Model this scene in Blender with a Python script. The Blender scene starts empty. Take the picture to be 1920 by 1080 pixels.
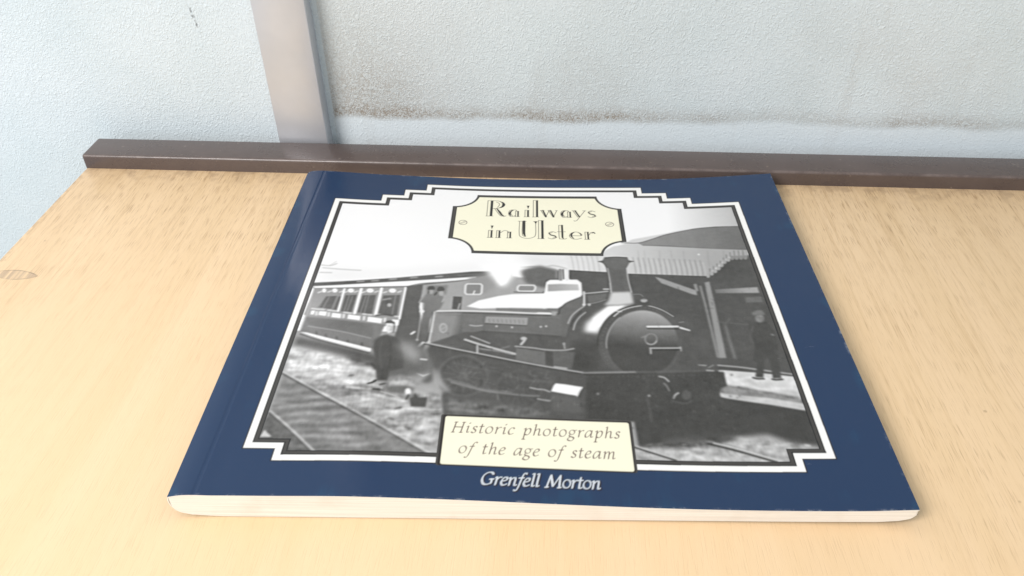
import bpy, math, numpy as np
sc = bpy.context.scene
C = sc.collection
rng = np.random.default_rng(7)

# ------------------------------------------------------------------ camera
F, PITCH, ROLL, YAW, CAMH = 1522.3, 0.66619, -0.01396, -0.07417, 0.23043
def cam_axes():
    cp, sp, cy, sy = math.cos(PITCH), math.sin(PITCH), math.cos(YAW), math.sin(YAW)
    fw = np.array([sy*cp, cy*cp, -sp]); r = np.array([cy, -sy, 0.0]); u = np.cross(r, fw)
    cr, sr = math.cos(ROLL), math.sin(ROLL)
    return cr*r+sr*u, -sr*r+cr*u, fw
AR, AU, AF = cam_axes()
cam = bpy.data.cameras.new('camera'); cam_o = bpy.data.objects.new('camera', cam); C.objects.link(cam_o)
cam.sensor_width = 36; cam.lens = F/1920*36; cam.clip_start = 0.01; cam.clip_end = 50
import mathutils
cam_o.matrix_world = mathutils.Matrix(((AR[0], AU[0], -AF[0], 0), (AR[1], AU[1], -AF[1], 0), (AR[2], AU[2], -AF[2], CAMH), (0, 0, 0, 1)))
sc.camera = cam_o

# ------------------------------------------------------------------ light
w = bpy.data.worlds.new('World'); sc.world = w; w.use_nodes = True
bg = w.node_tree.nodes['Background']; bg.inputs[0].default_value = (0.93, 0.97, 1.0, 1); bg.inputs[1].default_value = 0.74
def area(name, loc, target, size, power, col):
    l = bpy.data.lights.new(name, 'AREA'); l.energy = power; l.color = col; l.shape = 'RECTANGLE'; l.size = size[0]; l.size_y = size[1]
    o = bpy.data.objects.new(name, l); C.objects.link(o); o.location = loc
    o.rotation_euler = (mathutils.Vector(target)-mathutils.Vector(loc)).to_track_quat('-Z', 'Y').to_euler()
    return o
area('window_light', (-0.95, -0.55, 1.05), (-0.15, 0.33, 0.0), (0.7, 0.7), 27, (1.0, 0.955, 0.93))
sc.view_settings.view_transform = 'Standard'; sc.view_settings.look = 'None'
sc.view_settings.exposure = 0.0; sc.view_settings.gamma = 1.0
sc.view_settings.use_curve_mapping = False

# ------------------------------------------------------------------ helpers
def tag(o, label=None, cat=None, kind=None):
    if label: o['label'] = label
    if cat: o['category'] = cat
    if kind: o['kind'] = kind
    return o
def mesh_obj(name, verts, faces, mat, parent=None, smooth=False):
    me = bpy.data.meshes.new(name); me.from_pydata([tuple(map(float, v)) for v in verts], [], faces); me.update()
    if mat: me.materials.append(mat)
    if smooth:
        for p in me.polygons: p.use_smooth = True
    o = bpy.data.objects.new(name, me); C.objects.link(o); o.parent = parent
    return o
def empty(name, loc):
    o = bpy.data.objects.new(name, None); C.objects.link(o); o.location = loc; o.empty_display_size = 0.02
    return o
class NT_:
    """small node-tree writer"""
    def __init__(s, name):
        s.m = bpy.data.materials.new(name); s.m.use_nodes = True; s.t = s.m.node_tree; s.b = s.t.nodes['Principled BSDF']
    def n(s, typ, **kw):
        nd = s.t.nodes.new(typ)
        for k, v in kw.items(): setattr(nd, k, v)
        return nd
    def link(s, a, b): s.t.links.new(a, b)
    def math(s, op, a, b=None, clamp=False):
        nd = s.n('ShaderNodeMath', operation=op, use_clamp=clamp)
        for i, v in enumerate((a, b)):
            if v is None: continue
            if isinstance(v, (int, float)): nd.inputs[i].default_value = v
            else: s.link(v, nd.inputs[i])
        return nd.outputs[0]
    def mapr(s, v, a, b, c, d):
        nd = s.n('ShaderNodeMapRange'); nd.interpolation_type = 'SMOOTHSTEP'; s.link(v, nd.inputs[0])
        for i, x in enumerate((a, b, c, d)): nd.inputs[i+1].default_value = x
        return nd.outputs[0]
    def mix(s, f, a, b, blend='MIX'):
        nd = s.n('ShaderNodeMix', data_type='RGBA', blend_type=blend)
        for i, v in ((0, f), (6, a), (7, b)):
            if isinstance(v, (int, float)): nd.inputs[i].default_value = v
            elif isinstance(v, tuple): nd.inputs[i].default_value = (*v, 1)
            else: s.link(v, nd.inputs[i])
        return nd.outputs[2]
    def pos(s): return s.n('ShaderNodeNewGeometry').outputs['Position']
    def noise(s, vec, scale, detail=3, rough=0.5, dist=0.0, stretch=None, shift=None):
        if stretch or shift:
            mp = s.n('ShaderNodeMapping'); s.link(vec, mp.inputs[0])
            if stretch: mp.inputs['Scale'].default_value = stretch
            if shift: mp.inputs['Location'].default_value = shift
            vec = mp.outputs[0]
        nd = s.n('ShaderNodeTexNoise'); s.link(vec, nd.inputs['Vector'])
        nd.inputs['Scale'].default_value = scale; nd.inputs['Detail'].default_value = detail
        nd.inputs['Roughness'].default_value = rough; nd.inputs['Distortion'].default_value = dist
        return nd.outputs['Fac']
    def bump(s, h, strength, distance, normal=None):
        nd = s.n('ShaderNodeBump'); nd.inputs['Strength'].default_value = strength; nd.inputs['Distance'].default_value = distance
        s.link(h, nd.inputs['Height'])
        if normal is not None: s.link(normal, nd.inputs['Normal'])
        return nd.outputs[0]
    def out(s, col=None, rough=None, normal=None, metal=None, spec=None):
        if col is not None:
            if isinstance(col, tuple): s.b.inputs['Base Color'].default_value = (*col, 1)
            else: s.link(col, s.b.inputs['Base Color'])
        if rough is not None:
            if isinstance(rough, (int, float)): s.b.inputs['Roughness'].default_value = rough
            else: s.link(rough, s.b.inputs['Roughness'])
        if normal is not None: s.link(normal, s.b.inputs['Normal'])
        if metal is not None: s.b.inputs['Metallic'].default_value = metal
        if spec is not None: s.b.inputs['Specular IOR Level'].default_value = spec
        return s.m
def sep(s, v):
    nd = s.n('ShaderNodeSeparateXYZ'); s.link(v, nd.inputs[0]); return nd.outputs

# ------------------------------------------------------------------ places (metres; table top is z = 0)
YT = 0.3905          # front of the brown strip
XL = -0.2722         # left edge of the table
YB = 0.4115          # back of the brown strip
WALL_Y = 0.4225

# ------------------------------------------------------------------ wall
def wall_material():
    s = NT_('textured_plaster'); p = s.pos(); x, y, z = sep(s, p)
    worm = s.noise(p, 470, 2, 0.5, 1.1)
    fine = s.noise(p, 900, 2, 0.6, 0.4)
    ridg = s.math('ABSOLUTE', s.math('SUBTRACT', worm, 0.5))
    h = s.math('ADD', s.math('MULTIPLY', ridg, 1.6), s.math('MULTIPLY', fine, 0.5))
    big = s.noise(p, 9, 4, 0.6)
    col = s.mix(s.mapr(big, 0.35, 0.65, 0, 1), (0.585, 0.665, 0.70), (0.635, 0.705, 0.74))
    right = s.mapr(x, -0.1335, -0.1325, 0, 1)
    col = s.mix(s.math('MULTIPLY', right, s.mapr(x, -0.05, 0.2, 0.38, 0.0)), col, (0.58, 0.595, 0.57))
    # dust line above the bench and brown bloom beside the batten
    wob = s.noise(p, 14, 3, 0.6)
    zz = s.math('ADD', z, s.math('MULTIPLY', s.math('SUBTRACT', wob, 0.5), 0.012))
    above = s.math('MAXIMUM', s.mapr(zz, 0.0175, 0.0225, 0, 1), s.math('SUBTRACT', 1.0, right))
    col = s.mix(s.math('MULTIPLY', s.math('SUBTRACT', 1.0, above), 0.5), col, (0.72, 0.795, 0.85))
    pits = s.mapr(ridg, 0.012, 0.075, 1, 0)
    patch = s.mapr(s.noise(p, 12, 3, 0.6, 0, None, (3.1, 0, 1.7)), 0.42, 0.66, 0, 1)
    line = s.math('MULTIPLY', s.math('MULTIPLY', above, s.mapr(zz, 0.021, 0.031, 1, 0)), s.math('ADD', s.math('MULTIPLY', patch, 0.6), 0.42))
    near = s.mapr(x, -0.128, -0.03, 1, 0)
    bloom = s.math('MULTIPLY', s.math('MULTIPLY', above, s.mapr(zz, 0.03, 0.11, 1, 0.25)), s.math('ADD', s.math('MULTIPLY', near, 0.85), s.math('MULTIPLY', patch, 0.35)))
    dirt = s.math('MULTIPLY', s.math('ADD', s.math('MULTIPLY', line, 0.72), s.math('MULTIPLY', bloom, 0.6)), right)
    dirt = s.math('MULTIPLY', dirt, s.math('ADD', s.math('MULTIPLY', pits, 0.75), 0.4), True)
    col = s.mix(dirt, col, (0.31, 0.275, 0.235))
    # vertical runs
    runs = s.mapr(s.noise(p, 1.0, 3, 0.6, 0, (55, 1, 4)), 0.56, 0.78, 0, 1)
    runs = s.math('MULTIPLY', s.math('MULTIPLY', runs, s.mapr(x, -0.29, -0.19, 0, 1)), s.math('MULTIPLY', s.math('ADD', pits, 0.25), 0.34))
    col = s.mix(runs, col, (0.34, 0.30, 0.25))
    # black scuff
    lx = s.math('ADD', x, s.math('MULTIPLY', s.noise(p, 260, 2), 0.0035))
    lx = s.math('SUBTRACT', lx, s.math('MULTIPLY', s.math('SUBTRACT', 0.079, z), 0.25))
    sl = s.mapr(s.math('ABSOLUTE', s.math('ADD', lx, 0.2006)), 0.0002, 0.0009, 1, 0)
    sl = s.math('MULTIPLY', sl, s.math('MULTIPLY', s.mapr(z, 0.0695, 0.072, 0, 1), s.mapr(z, 0.080, 0.084, 1, 0)))
    sl = s.math('MULTIPLY', sl, s.mapr(s.noise(p, 500, 1), 0.38, 0.6, 0.05, 0.6))
    col = s.mix(sl, col, (0.06, 0.055, 0.055))
    rough_zone = s.math('ADD', s.math('MULTIPLY', above, 0.45), 0.55)
    nrm = s.bump(s.math('MULTIPLY', h, rough_zone), 0.5, 0.0013)
    return s.out(col, 0.72, nrm, spec=0.3)
wx0, wx1, wz0, wz1 = -1.1, 1.0, -0.75, 1.25
wall = mesh_obj('wall', [(wx0, WALL_Y, wz0), (wx1, WALL_Y, wz0), (wx1, WALL_Y, wz1), (wx0, WALL_Y, wz1),
                         (wx0, WALL_Y+.1, wz0), (wx1, WALL_Y+.1, wz0), (wx1, WALL_Y+.1, wz1), (wx0, WALL_Y+.1, wz1)],
                [(0, 1, 2, 3), (5, 4, 7, 6), (4, 0, 3, 7), (1, 5, 6, 2), (3, 2, 6, 7), (4, 5, 1, 0)], wall_material())
tag(wall, 'pale blue white textured plaster wall with brown dirt stains', 'wall', 'structure')

def bevel_box(name, x0, x1, y0, y1, z0, z1, r, mat, parent=None, seg=3):
    import bmesh
    bm = bmesh.new()
    vs = [bm.verts.new((x, y, z)) for x in (x0, x1) for y in (y0, y1) for z in (z0, z1)]
    for f in ((0, 1, 3, 2), (4, 6, 7, 5), (0, 4, 5, 1), (2, 3, 7, 6), (0, 2, 6, 4), (1, 5, 7, 3)): bm.faces.new([vs[i] for i in f])
    bmesh.ops.recalc_face_normals(bm, faces=bm.faces)
    if r: bmesh.ops.bevel(bm, geom=list(bm.edges), offset=r, segments=seg, affect='EDGES', profile=0.5)
    me = bpy.data.meshes.new(name); bm.to_mesh(me); bm.free(); me.materials.append(mat)
    for p in me.polygons: p.use_smooth = True
    o = bpy.data.objects.new(name, me); C.objects.link(o); o.parent = parent
    if hasattr(me, 'set_sharp_from_angle'): me.set_sharp_from_angle(angle=math.radians(40))
    return o

def batten_material():
    s = NT_('satin_metal'); p = s.pos()
    n1 = s.noise(p, 60, 3); sm = s.noise(p, 18, 4, 0.6)
    col = s.mix(s.mapr(sm, 0.4, 0.7, 0, 1), (0.585, 0.60, 0.635), (0.54, 0.555, 0.585))
    return s.out(col, s.mapr(n1, 0.3, 0.7, 0.32, 0.42), None, 0.45)
batten = bevel_box('wall_batten', -0.1648, -0.1362, YB+.0012, WALL_Y+.002, -0.5, 1.1, 0.0006, batten_material(), None, 2)
tag(batten, 'vertical beige satin metal strip fixed to the plaster wall behind the table', 'batten')

# ------------------------------------------------------------------ table
def wood_material():
    s = NT_('pale_oak_veneer'); p = s.pos(); x, y, z = sep(s, p)
    wavy = s.noise(p, 3.0, 2, 0.5, 0, (2.0, 0.6, 1))
    # grain runs front to back
    mp = s.n('ShaderNodeCombineXYZ')
    s.link(s.math('ADD', x, s.math('MULTIPLY', wavy, 0.03)), mp.inputs[0]); s.link(y, mp.inputs[1])
    g = mp.outputs[0]
    broad = s.noise(g, 1.0, 4, 0.6, 0.2, (42, 2.2, 1))
    streak = s.noise(g, 1.0, 3, 0.6, 0, (520, 16, 1))
    pore = s.noise(g, 1.0, 2, 0.55, 0, (2100, 90, 1))
    front = s.math('MAXIMUM', s.mapr(y, 0.19, 0.36, 0.12, 1.0), s.math('MULTIPLY', s.mapr(x, 0.04, 0.19, 0.12, 0.95), s.mapr(y, 0.12, 0.26, 0.3, 1)))  # grain colour fades out at the front left, imitating wood washed out by overexposure
    pores = s.mapr(pore, 0.52, 0.72, 0, 1)
    zone = s.math('MULTIPLY', s.mapr(s.noise(p, 5.5, 3, 0.6), 0.36, 0.62, 0.35, 1.0), front)
    base = s.mix(s.mapr(broad, 0.3, 0.7, 0, 1), (0.72, 0.52, 0.305), (0.75, 0.55, 0.34))
    col = s.mix(s.math('MULTIPLY', s.mapr(streak, 0.45, 0.75, 0, 1), s.math('MULTIPLY', front, 0.5)), base, (0.52, 0.345, 0.175))
    col = s.mix(s.math('MULTIPLY', s.math('MULTIPLY', pores, zone), 0.95), col, (0.36, 0.225, 0.115))
    # grubby back corner under the strip
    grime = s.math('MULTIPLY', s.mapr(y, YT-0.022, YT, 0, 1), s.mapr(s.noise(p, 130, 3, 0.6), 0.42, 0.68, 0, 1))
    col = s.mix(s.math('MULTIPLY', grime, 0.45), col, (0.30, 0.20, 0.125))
    edge = s.math('MULTIPLY', s.mapr(x, XL+0.0035, XL, 0, 1), s.mapr(s.noise(p, 170, 2), 0.4, 0.6, 0, 1))
    col = s.mix(s.math('MULTIPLY', edge, 0.5), col, (0.25, 0.16, 0.10))
    # small dark specks
    vor = s.n('ShaderNodeTexVoronoi'); s.link(p, vor.inputs['Vector']); vor.inputs['Scale'].default_value = 70
    spk = s.math('MULTIPLY', s.mapr(vor.outputs['Distance'], 0.025, 0.065, 1, 0), s.mapr(s.noise(p, 21, 2), 0.52, 0.62, 0, 1))
    col = s.mix(s.math('MULTIPLY', spk, 0.45), col, (0.28, 0.18, 0.11))
    # lens-shaped plug let into the veneer
    ex = s.math('DIVIDE', s.math('ADD', x, 0.2585), 0.0118); ey = s.math('DIVIDE', s.math('SUBTRACT', y, 0.2903), 0.0036)
    ey = s.math('ADD', ey, s.math('MULTIPLY', ex, 0.15))
    d = s.math('ADD', s.math('POWER', s.math('ABSOLUTE', ex), 1.7), s.math('POWER', s.math('ABSOLUTE', ey), 1.5))
    ring = s.math('MULTIPLY', s.mapr(d, 0.84, 0.95, 0, 1), s.mapr(d, 1.0, 1.12, 1, 0))
    plug = s.mapr(d, 0.9, 1.0, 1, 0)
    col = s.mix(s.math('MULTIPLY', s.math('MULTIPLY', plug, s.mapr(streak, 0.35, 0.65, 0.1, 1)), 0.7), col, (0.40, 0.29, 0.20))
    col = s.mix(s.math('MULTIPLY', s.math('MULTIPLY', ring, s.mapr(s.noise(p, 200, 2), 0.35, 0.6, 0.3, 1)), 0.75), col, (0.16, 0.11, 0.08))
    col = s.mix(s.math('MULTIPLY', s.mapr(s.noise(p, 1, 3, 0.6, 0, (9, 3, 1), (4, 2, 0)), 0.5, 0.72, 0, 1), 0.16), col, (0.56, 0.36, 0.19))
    hgt = s.math('ADD', s.math('MULTIPLY', streak, 0.6), s.math('MULTIPLY', pores, -0.8))
    nrm = s.bump(hgt, 0.25, 0.00025)
    return s.out(col, s.mapr(broad, 0.3, 0.7, 0.36, 0.46), nrm, spec=0.4)
table = tag(empty('table', (0.15, 0.1, -0.72)), 'pale oak veneer table with brown strip along its back edge', 'table')
def part(o):
    o.parent = table; o.matrix_parent_inverse = mathutils.Matrix.Translation(-table.location); return o
wood = wood_material()
part(bevel_box('table_top', XL, 0.72, -0.32, YB-.001, -0.025, 0.0, 0.0008, wood, None, 2))
for lx_ in (XL+.03, .66):
    for ly in (-.28, .35): part(bevel_box('leg', lx_, lx_+.045, ly, ly+.045, -0.72, -0.0255, 0.002, wood))
def strip_material():
    s = NT_('brown_plastic'); p = s.pos(); x, y, z = sep(s, p)
    n1 = s.noise(p, 700, 2); n2 = s.noise(p, 35, 4, 0.65)
    col = s.mix(s.mapr(n2, 0.4, 0.7, 0, 1), (0.085, 0.064, 0.058), (0.098, 0.074, 0.067))
    # rubbed arris and paint flecks
    rub = s.math('MULTIPLY', s.math('MULTIPLY', s.mapr(z, 0.0066, 0.0078, 0, 1), s.mapr(y, YT+0.0016, YT+0.0004, 0, 1)), s.mapr(s.noise(p, 90, 4, 0.7), 0.4, 0.62, 0.05, 1))
    col = s.mix(s.math('MULTIPLY', rub, 0.3), col, (0.26, 0.21, 0.19))
    fl = s.math('MULTIPLY', s.mapr(s.noise(p, 420, 1, 0.5), 0.72, 0.78, 0, 1), 0.3)
    col = s.mix(fl, col, (0.30, 0.25, 0.21))
    nrm = s.bump(n1, 0.12, 0.0002)
    return s.out(col, s.mapr(n2, 0.3, 0.7, 0.24, 0.33), nrm)
part(bevel_box('edge_strip', XL-0.0005, 0.725, YT, YB, -0.012, 0.0084, 0.0016, strip_material(), None, 4))

# ------------------------------------------------------------------ book: shape (millimetres on the cover: u from the spine, v from the near edge)
BW, BH = 248.0, 215.1
BX, BY, BTH = -0.12783, 0.1610, 0.04425
NTOP = np.array([(0, 10.5), (3.3, 11.3), (16, 11.6), (34, 11.7), (58, 11.9), (81, 11.3), (104, 10.3), (126, 9.1), (148, 8), (174, 7.05), (209, 6.7), (235, 7.2), (248, 8)])
FTOP = np.array([(0, 10), (6.3, 10.4), (18, 9.7), (35, 8.4), (64, 6.8), (92.6, 5.5), (121.5, 4.95), (150, 4.95), (193, 5.5), (221.6, 7), (248, 9)])
NBOT = np.array([(0, 5.2), (1, 3.2), (2.5, 2.0), (6, .9), (12, .4), (18, .15), (104, .3), (150, .4), (210, .6), (236, 1.0), (243, 1.7), (246.5, 2.9), (248, 5.0)])
FBOT = np.array([(0, 5.8), (1, 4.0), (2.5, 2.4), (6, 1.0), (12, .35), (18, .15), (104, .15), (150, .15), (205, .5), (230, 1.8), (240, 3.0), (246, 5.2), (248, 7.6)])
def smooth_interp(u, T):
    # monotone-ish cubic through the table
    x, y = T[:, 0], T[:, 1]; d = np.gradient(y, x); u = np.clip(u, x[0], x[-1])
    i = np.clip(np.searchsorted(x, u)-1, 0, len(x)-2); h = x[i+1]-x[i]; t = (u-x[i])/h
    return (2*t**3-3*t**2+1)*y[i]+(t**3-2*t**2+t)*h*d[i]+(-2*t**3+3*t**2)*y[i+1]+(t**3-t**2)*h*d[i+1]
def ztop(u, v):
    t = v/BH; return smooth_interp(u, NTOP)*(1-t)+smooth_interp(u, FTOP)*t
def zbot(u, v):
    t = v/BH; return np.interp(u, *NBOT.T)*(1-t)+np.interp(u, *FBOT.T)*t
CT, ST = math.cos(BTH), math.sin(BTH)
def px2uv(P):
    """where a point of the printed design, read off the photograph, lies on the cover"""
    P = np.asarray(P, float).reshape(-1, 2)
    d = AF+np.outer((P[:, 0]-960)/F, AR)+np.outer((540-P[:, 1])/F, AU)
    z = np.full(len(P), .009)
    for _ in range(6):
        q = d*((z-CAMH)/d[:, 2])[:, None]
        qx, qy = q[:, 0]-BX, q[:, 1]-BY
        u = (qx*CT+qy*ST)*1000; v = (-qx*ST+qy*CT)*1000
        z = ztop(np.clip(u, 0, BW), np.clip(v, 0, BH))/1000
    return np.stack([u, v], 1)

# ------------------------------------------------------------------ book: the printed cover, drawn as flat ink values
S = 8.0                                     # drawing cells per millimetre
CW, CH = int(BW*S), int(BH*S)
def box1(a, r, ax):
    if r < 1: return a
    pad = [(0, 0), (0, 0)]; pad[ax] = (r+1, r)
    c = np.cumsum(np.pad(a, pad, mode='edge'), axis=ax, dtype=np.float64)
    n = a.shape[ax]; k = 2*r+1
    return ((np.take(c, range(k, k+n), ax)-np.take(c, range(0, n), ax))/k).astype(np.float32)
def blur(a, sig):
    r = int(round(sig))
    if r < 1: return a
    for _ in range(2):
        a = box1(a, r, 0); a = box1(a, r, 1)
    return a
def fill_mask(pts):
    """pts in mm -> (mask, x0, y0) supersampled twice vertically and horizontally by coverage"""
    P = np.asarray(pts, float)*S
    x0 = int(max(0, math.floor(P[:, 0].min())-2)); x1 = int(min(CW, math.ceil(P[:, 0].max())+3))
    y0 = int(max(0, math.floor(P[:, 1].min())-2)); y1 = int(min(CH, math.ceil(P[:, 1].max())+3))
    if x1 <= x0 or y1 <= y0: return None
    k = 2; w_, h_ = (x1-x0)*k, (y1-y0)*k
    m = np.zeros((h_, w_+1), np.int8)
    rows = np.arange(h_)+.5
    Q = (P-[x0, y0])*k
    for a, b in zip(Q, np.roll(Q, -1, 0)):
        if a[1] == b[1]: continue
        lo, hi = min(a[1], b[1]), max(a[1], b[1])
        r = np.nonzero((rows >= lo) & (rows < hi))[0]
        if len(r) == 0: continue
        xx = a[0]+(rows[r]-a[1])/(b[1]-a[1])*(b[0]-a[0])
        np.add.at(m, (r, np.clip(np.ceil(xx-.5).astype(int), 0, w_)), 1)
    m = (np.cumsum(m[:, :w_], 1) % 2).astype(np.float32)
    return m.reshape(y1-y0, k, x1-x0, k).mean((1, 3)), x0, y0
def catmull(P, n=10, closed=False):
    P = np.asarray(P, float)
    if len(P) < 3 and not closed: return P
    Q = np.vstack([P[-1], P, P[0], P[1]]) if closed else np.vstack([2*P[0]-P[1], P, 2*P[-1]-P[-2]])
    out = []
    for i in range(1, len(Q)-2):
        t = np.linspace(0, 1, n, endpoint=False)[:, None]
        a, b, c, d = Q[i-1], Q[i], Q[i+1], Q[i+2]
        out.append(.5*(2*b+(c-a)*t+(2*a-5*b+4*c-d)*t**2+(3*b-a-3*c+d)*t**3))
    if not closed: out.append(P[-1:])
    return np.vstack(out)
def line_mask(pts, w0, w1=None):
    """distance-based stroke, widths in mm"""
    P = np.asarray(pts, float)*S; w1 = w0 if w1 is None else w1
    W = np.linspace(w0, w1, len(P))*S if np.isscalar(w0) else np.asarray(w0, float)*S
    pad = W.max()/2+2
    x0 = int(max(0, P[:, 0].min()-pad)); x1 = int(min(CW, P[:, 0].max()+pad+1)); y0 = int(max(0, P[:, 1].min()-pad)); y1 = int(min(CH, P[:, 1].max()+pad+1))
    if x1 <= x0 or y1 <= y0: return None
    m = np.zeros((y1-y0, x1-x0), np.float32)
    for i in range(len(P)-1):
        a, b = P[i], P[i+1]; pw = max(W[i], W[i+1])/2+2
        ax0 = int(max(x0, min(a[0], b[0])-pw)); ax1 = int(min(x1, max(a[0], b[0])+pw+1)); ay0 = int(max(y0, min(a[1], b[1])-pw)); ay1 = int(min(y1, max(a[1], b[1])+pw+1))
        if ax1 <= ax0 or ay1 <= ay0: continue
        X, Y = np.meshgrid(np.arange(ax0, ax1)+.5, np.arange(ay0, ay1)+.5)
        d = b-a; L = max(d@d, 1e-9); t = np.clip(((X-a[0])*d[0]+(Y-a[1])*d[1])/L, 0, 1)
        dist = np.hypot(X-a[0]-t*d[0], Y-a[1]-t*d[1]); ww = W[i]+(W[i+1]-W[i])*t
        sl = (slice(ay0-y0, ay1-y0), slice(ax0-x0, ax1-x0))
        # a stroke thinner than a cell keeps its ink
        m[sl] = np.maximum(m[sl], np.clip(ww/2-dist+.5, 0, 1)*np.minimum(1, ww+.15))
    return m, x0, y0

def soft_noise(sig, sx=None):
    a = rng.standard_normal((CH//4+2, CW//4+2)).astype(np.float32)
    a = box1(box1(a, max(1, int(sig)), 0), max(1, int(sx or sig)), 1); a = box1(a, max(1, int(sig)), 0)
    a /= a.std()
    return np.repeat(np.repeat(a, 4, 0), 4, 1)[:CH, :CW]

PH = np.full((CH, CW), 254, np.float32)     # the black and white photograph, in tones 0..255
def comp(mk, g, a=1.0, soft=0, grad=None):
    if mk is None: return
    m, x0, y0 = mk
    if soft:
        e = int(soft*S*2.2)+2
        X0, Y0, X1, Y1 = max(0, x0-e), max(0, y0-e), min(CW, x0+m.shape[1]+e), min(CH, y0+m.shape[0]+e)
        mm = np.zeros((Y1-Y0, X1-X0), np.float32); mm[y0-Y0:y0-Y0+m.shape[0], x0-X0:x0-X0+m.shape[1]] = m
        m, x0, y0 = blur(mm, soft*S), X0, Y0
    m = m*a
    if grad is not None:                    # grad = (point a, point b, tone b) in mm
        pa, pb, gb = grad; d = np.asarray(pb, float)-pa
        X, Y = np.meshgrid((np.arange(m.shape[1])+x0+.5)/S, (np.arange(m.shape[0])+y0+.5)/S)
        t = np.clip(((X-pa[0])*d[0]+(Y-pa[1])*d[1])/(d@d), 0, 1); g = g+(gb-g)*t
    v = PH[y0:y0+m.shape[0], x0:x0+m.shape[1]]
    v += (g-v)*m
def poly(px, g, soft=0.0, a=1.0, grad=None, curve=False):
    P = px2uv(px)
    if curve: P = catmull(P, 8, True)
    if grad: pa, pb, gb = grad; q = px2uv([pa, pb]); grad = (q[0], q[1], gb)
    comp(fill_mask(P), g, a, soft, grad)
def stroke(px, g, w, soft=0.0, a=1.0, w1=None, curve=True):
    """w in photograph pixels"""
    P = px2uv(px); k = 0.21
    if curve and len(P) > 2: P = catmull(P, 6)
    comp(line_mask(P, w*k, None if w1 is None else w1*k), g, a, soft)
def ell(cx, cy, rx, ry, a0=0, a1=360, n=48):
    t = np.radians(np.linspace(a0, a1, n)); return np.stack([cx+rx*np.cos(t), cy+ry*np.sin(t)], 1)
def disc(cx, cy, rx, ry, g, soft=0.0, a=1.0, grad=None): poly(ell(cx, cy, rx, ry)[:-1], g, soft, a, grad)

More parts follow.
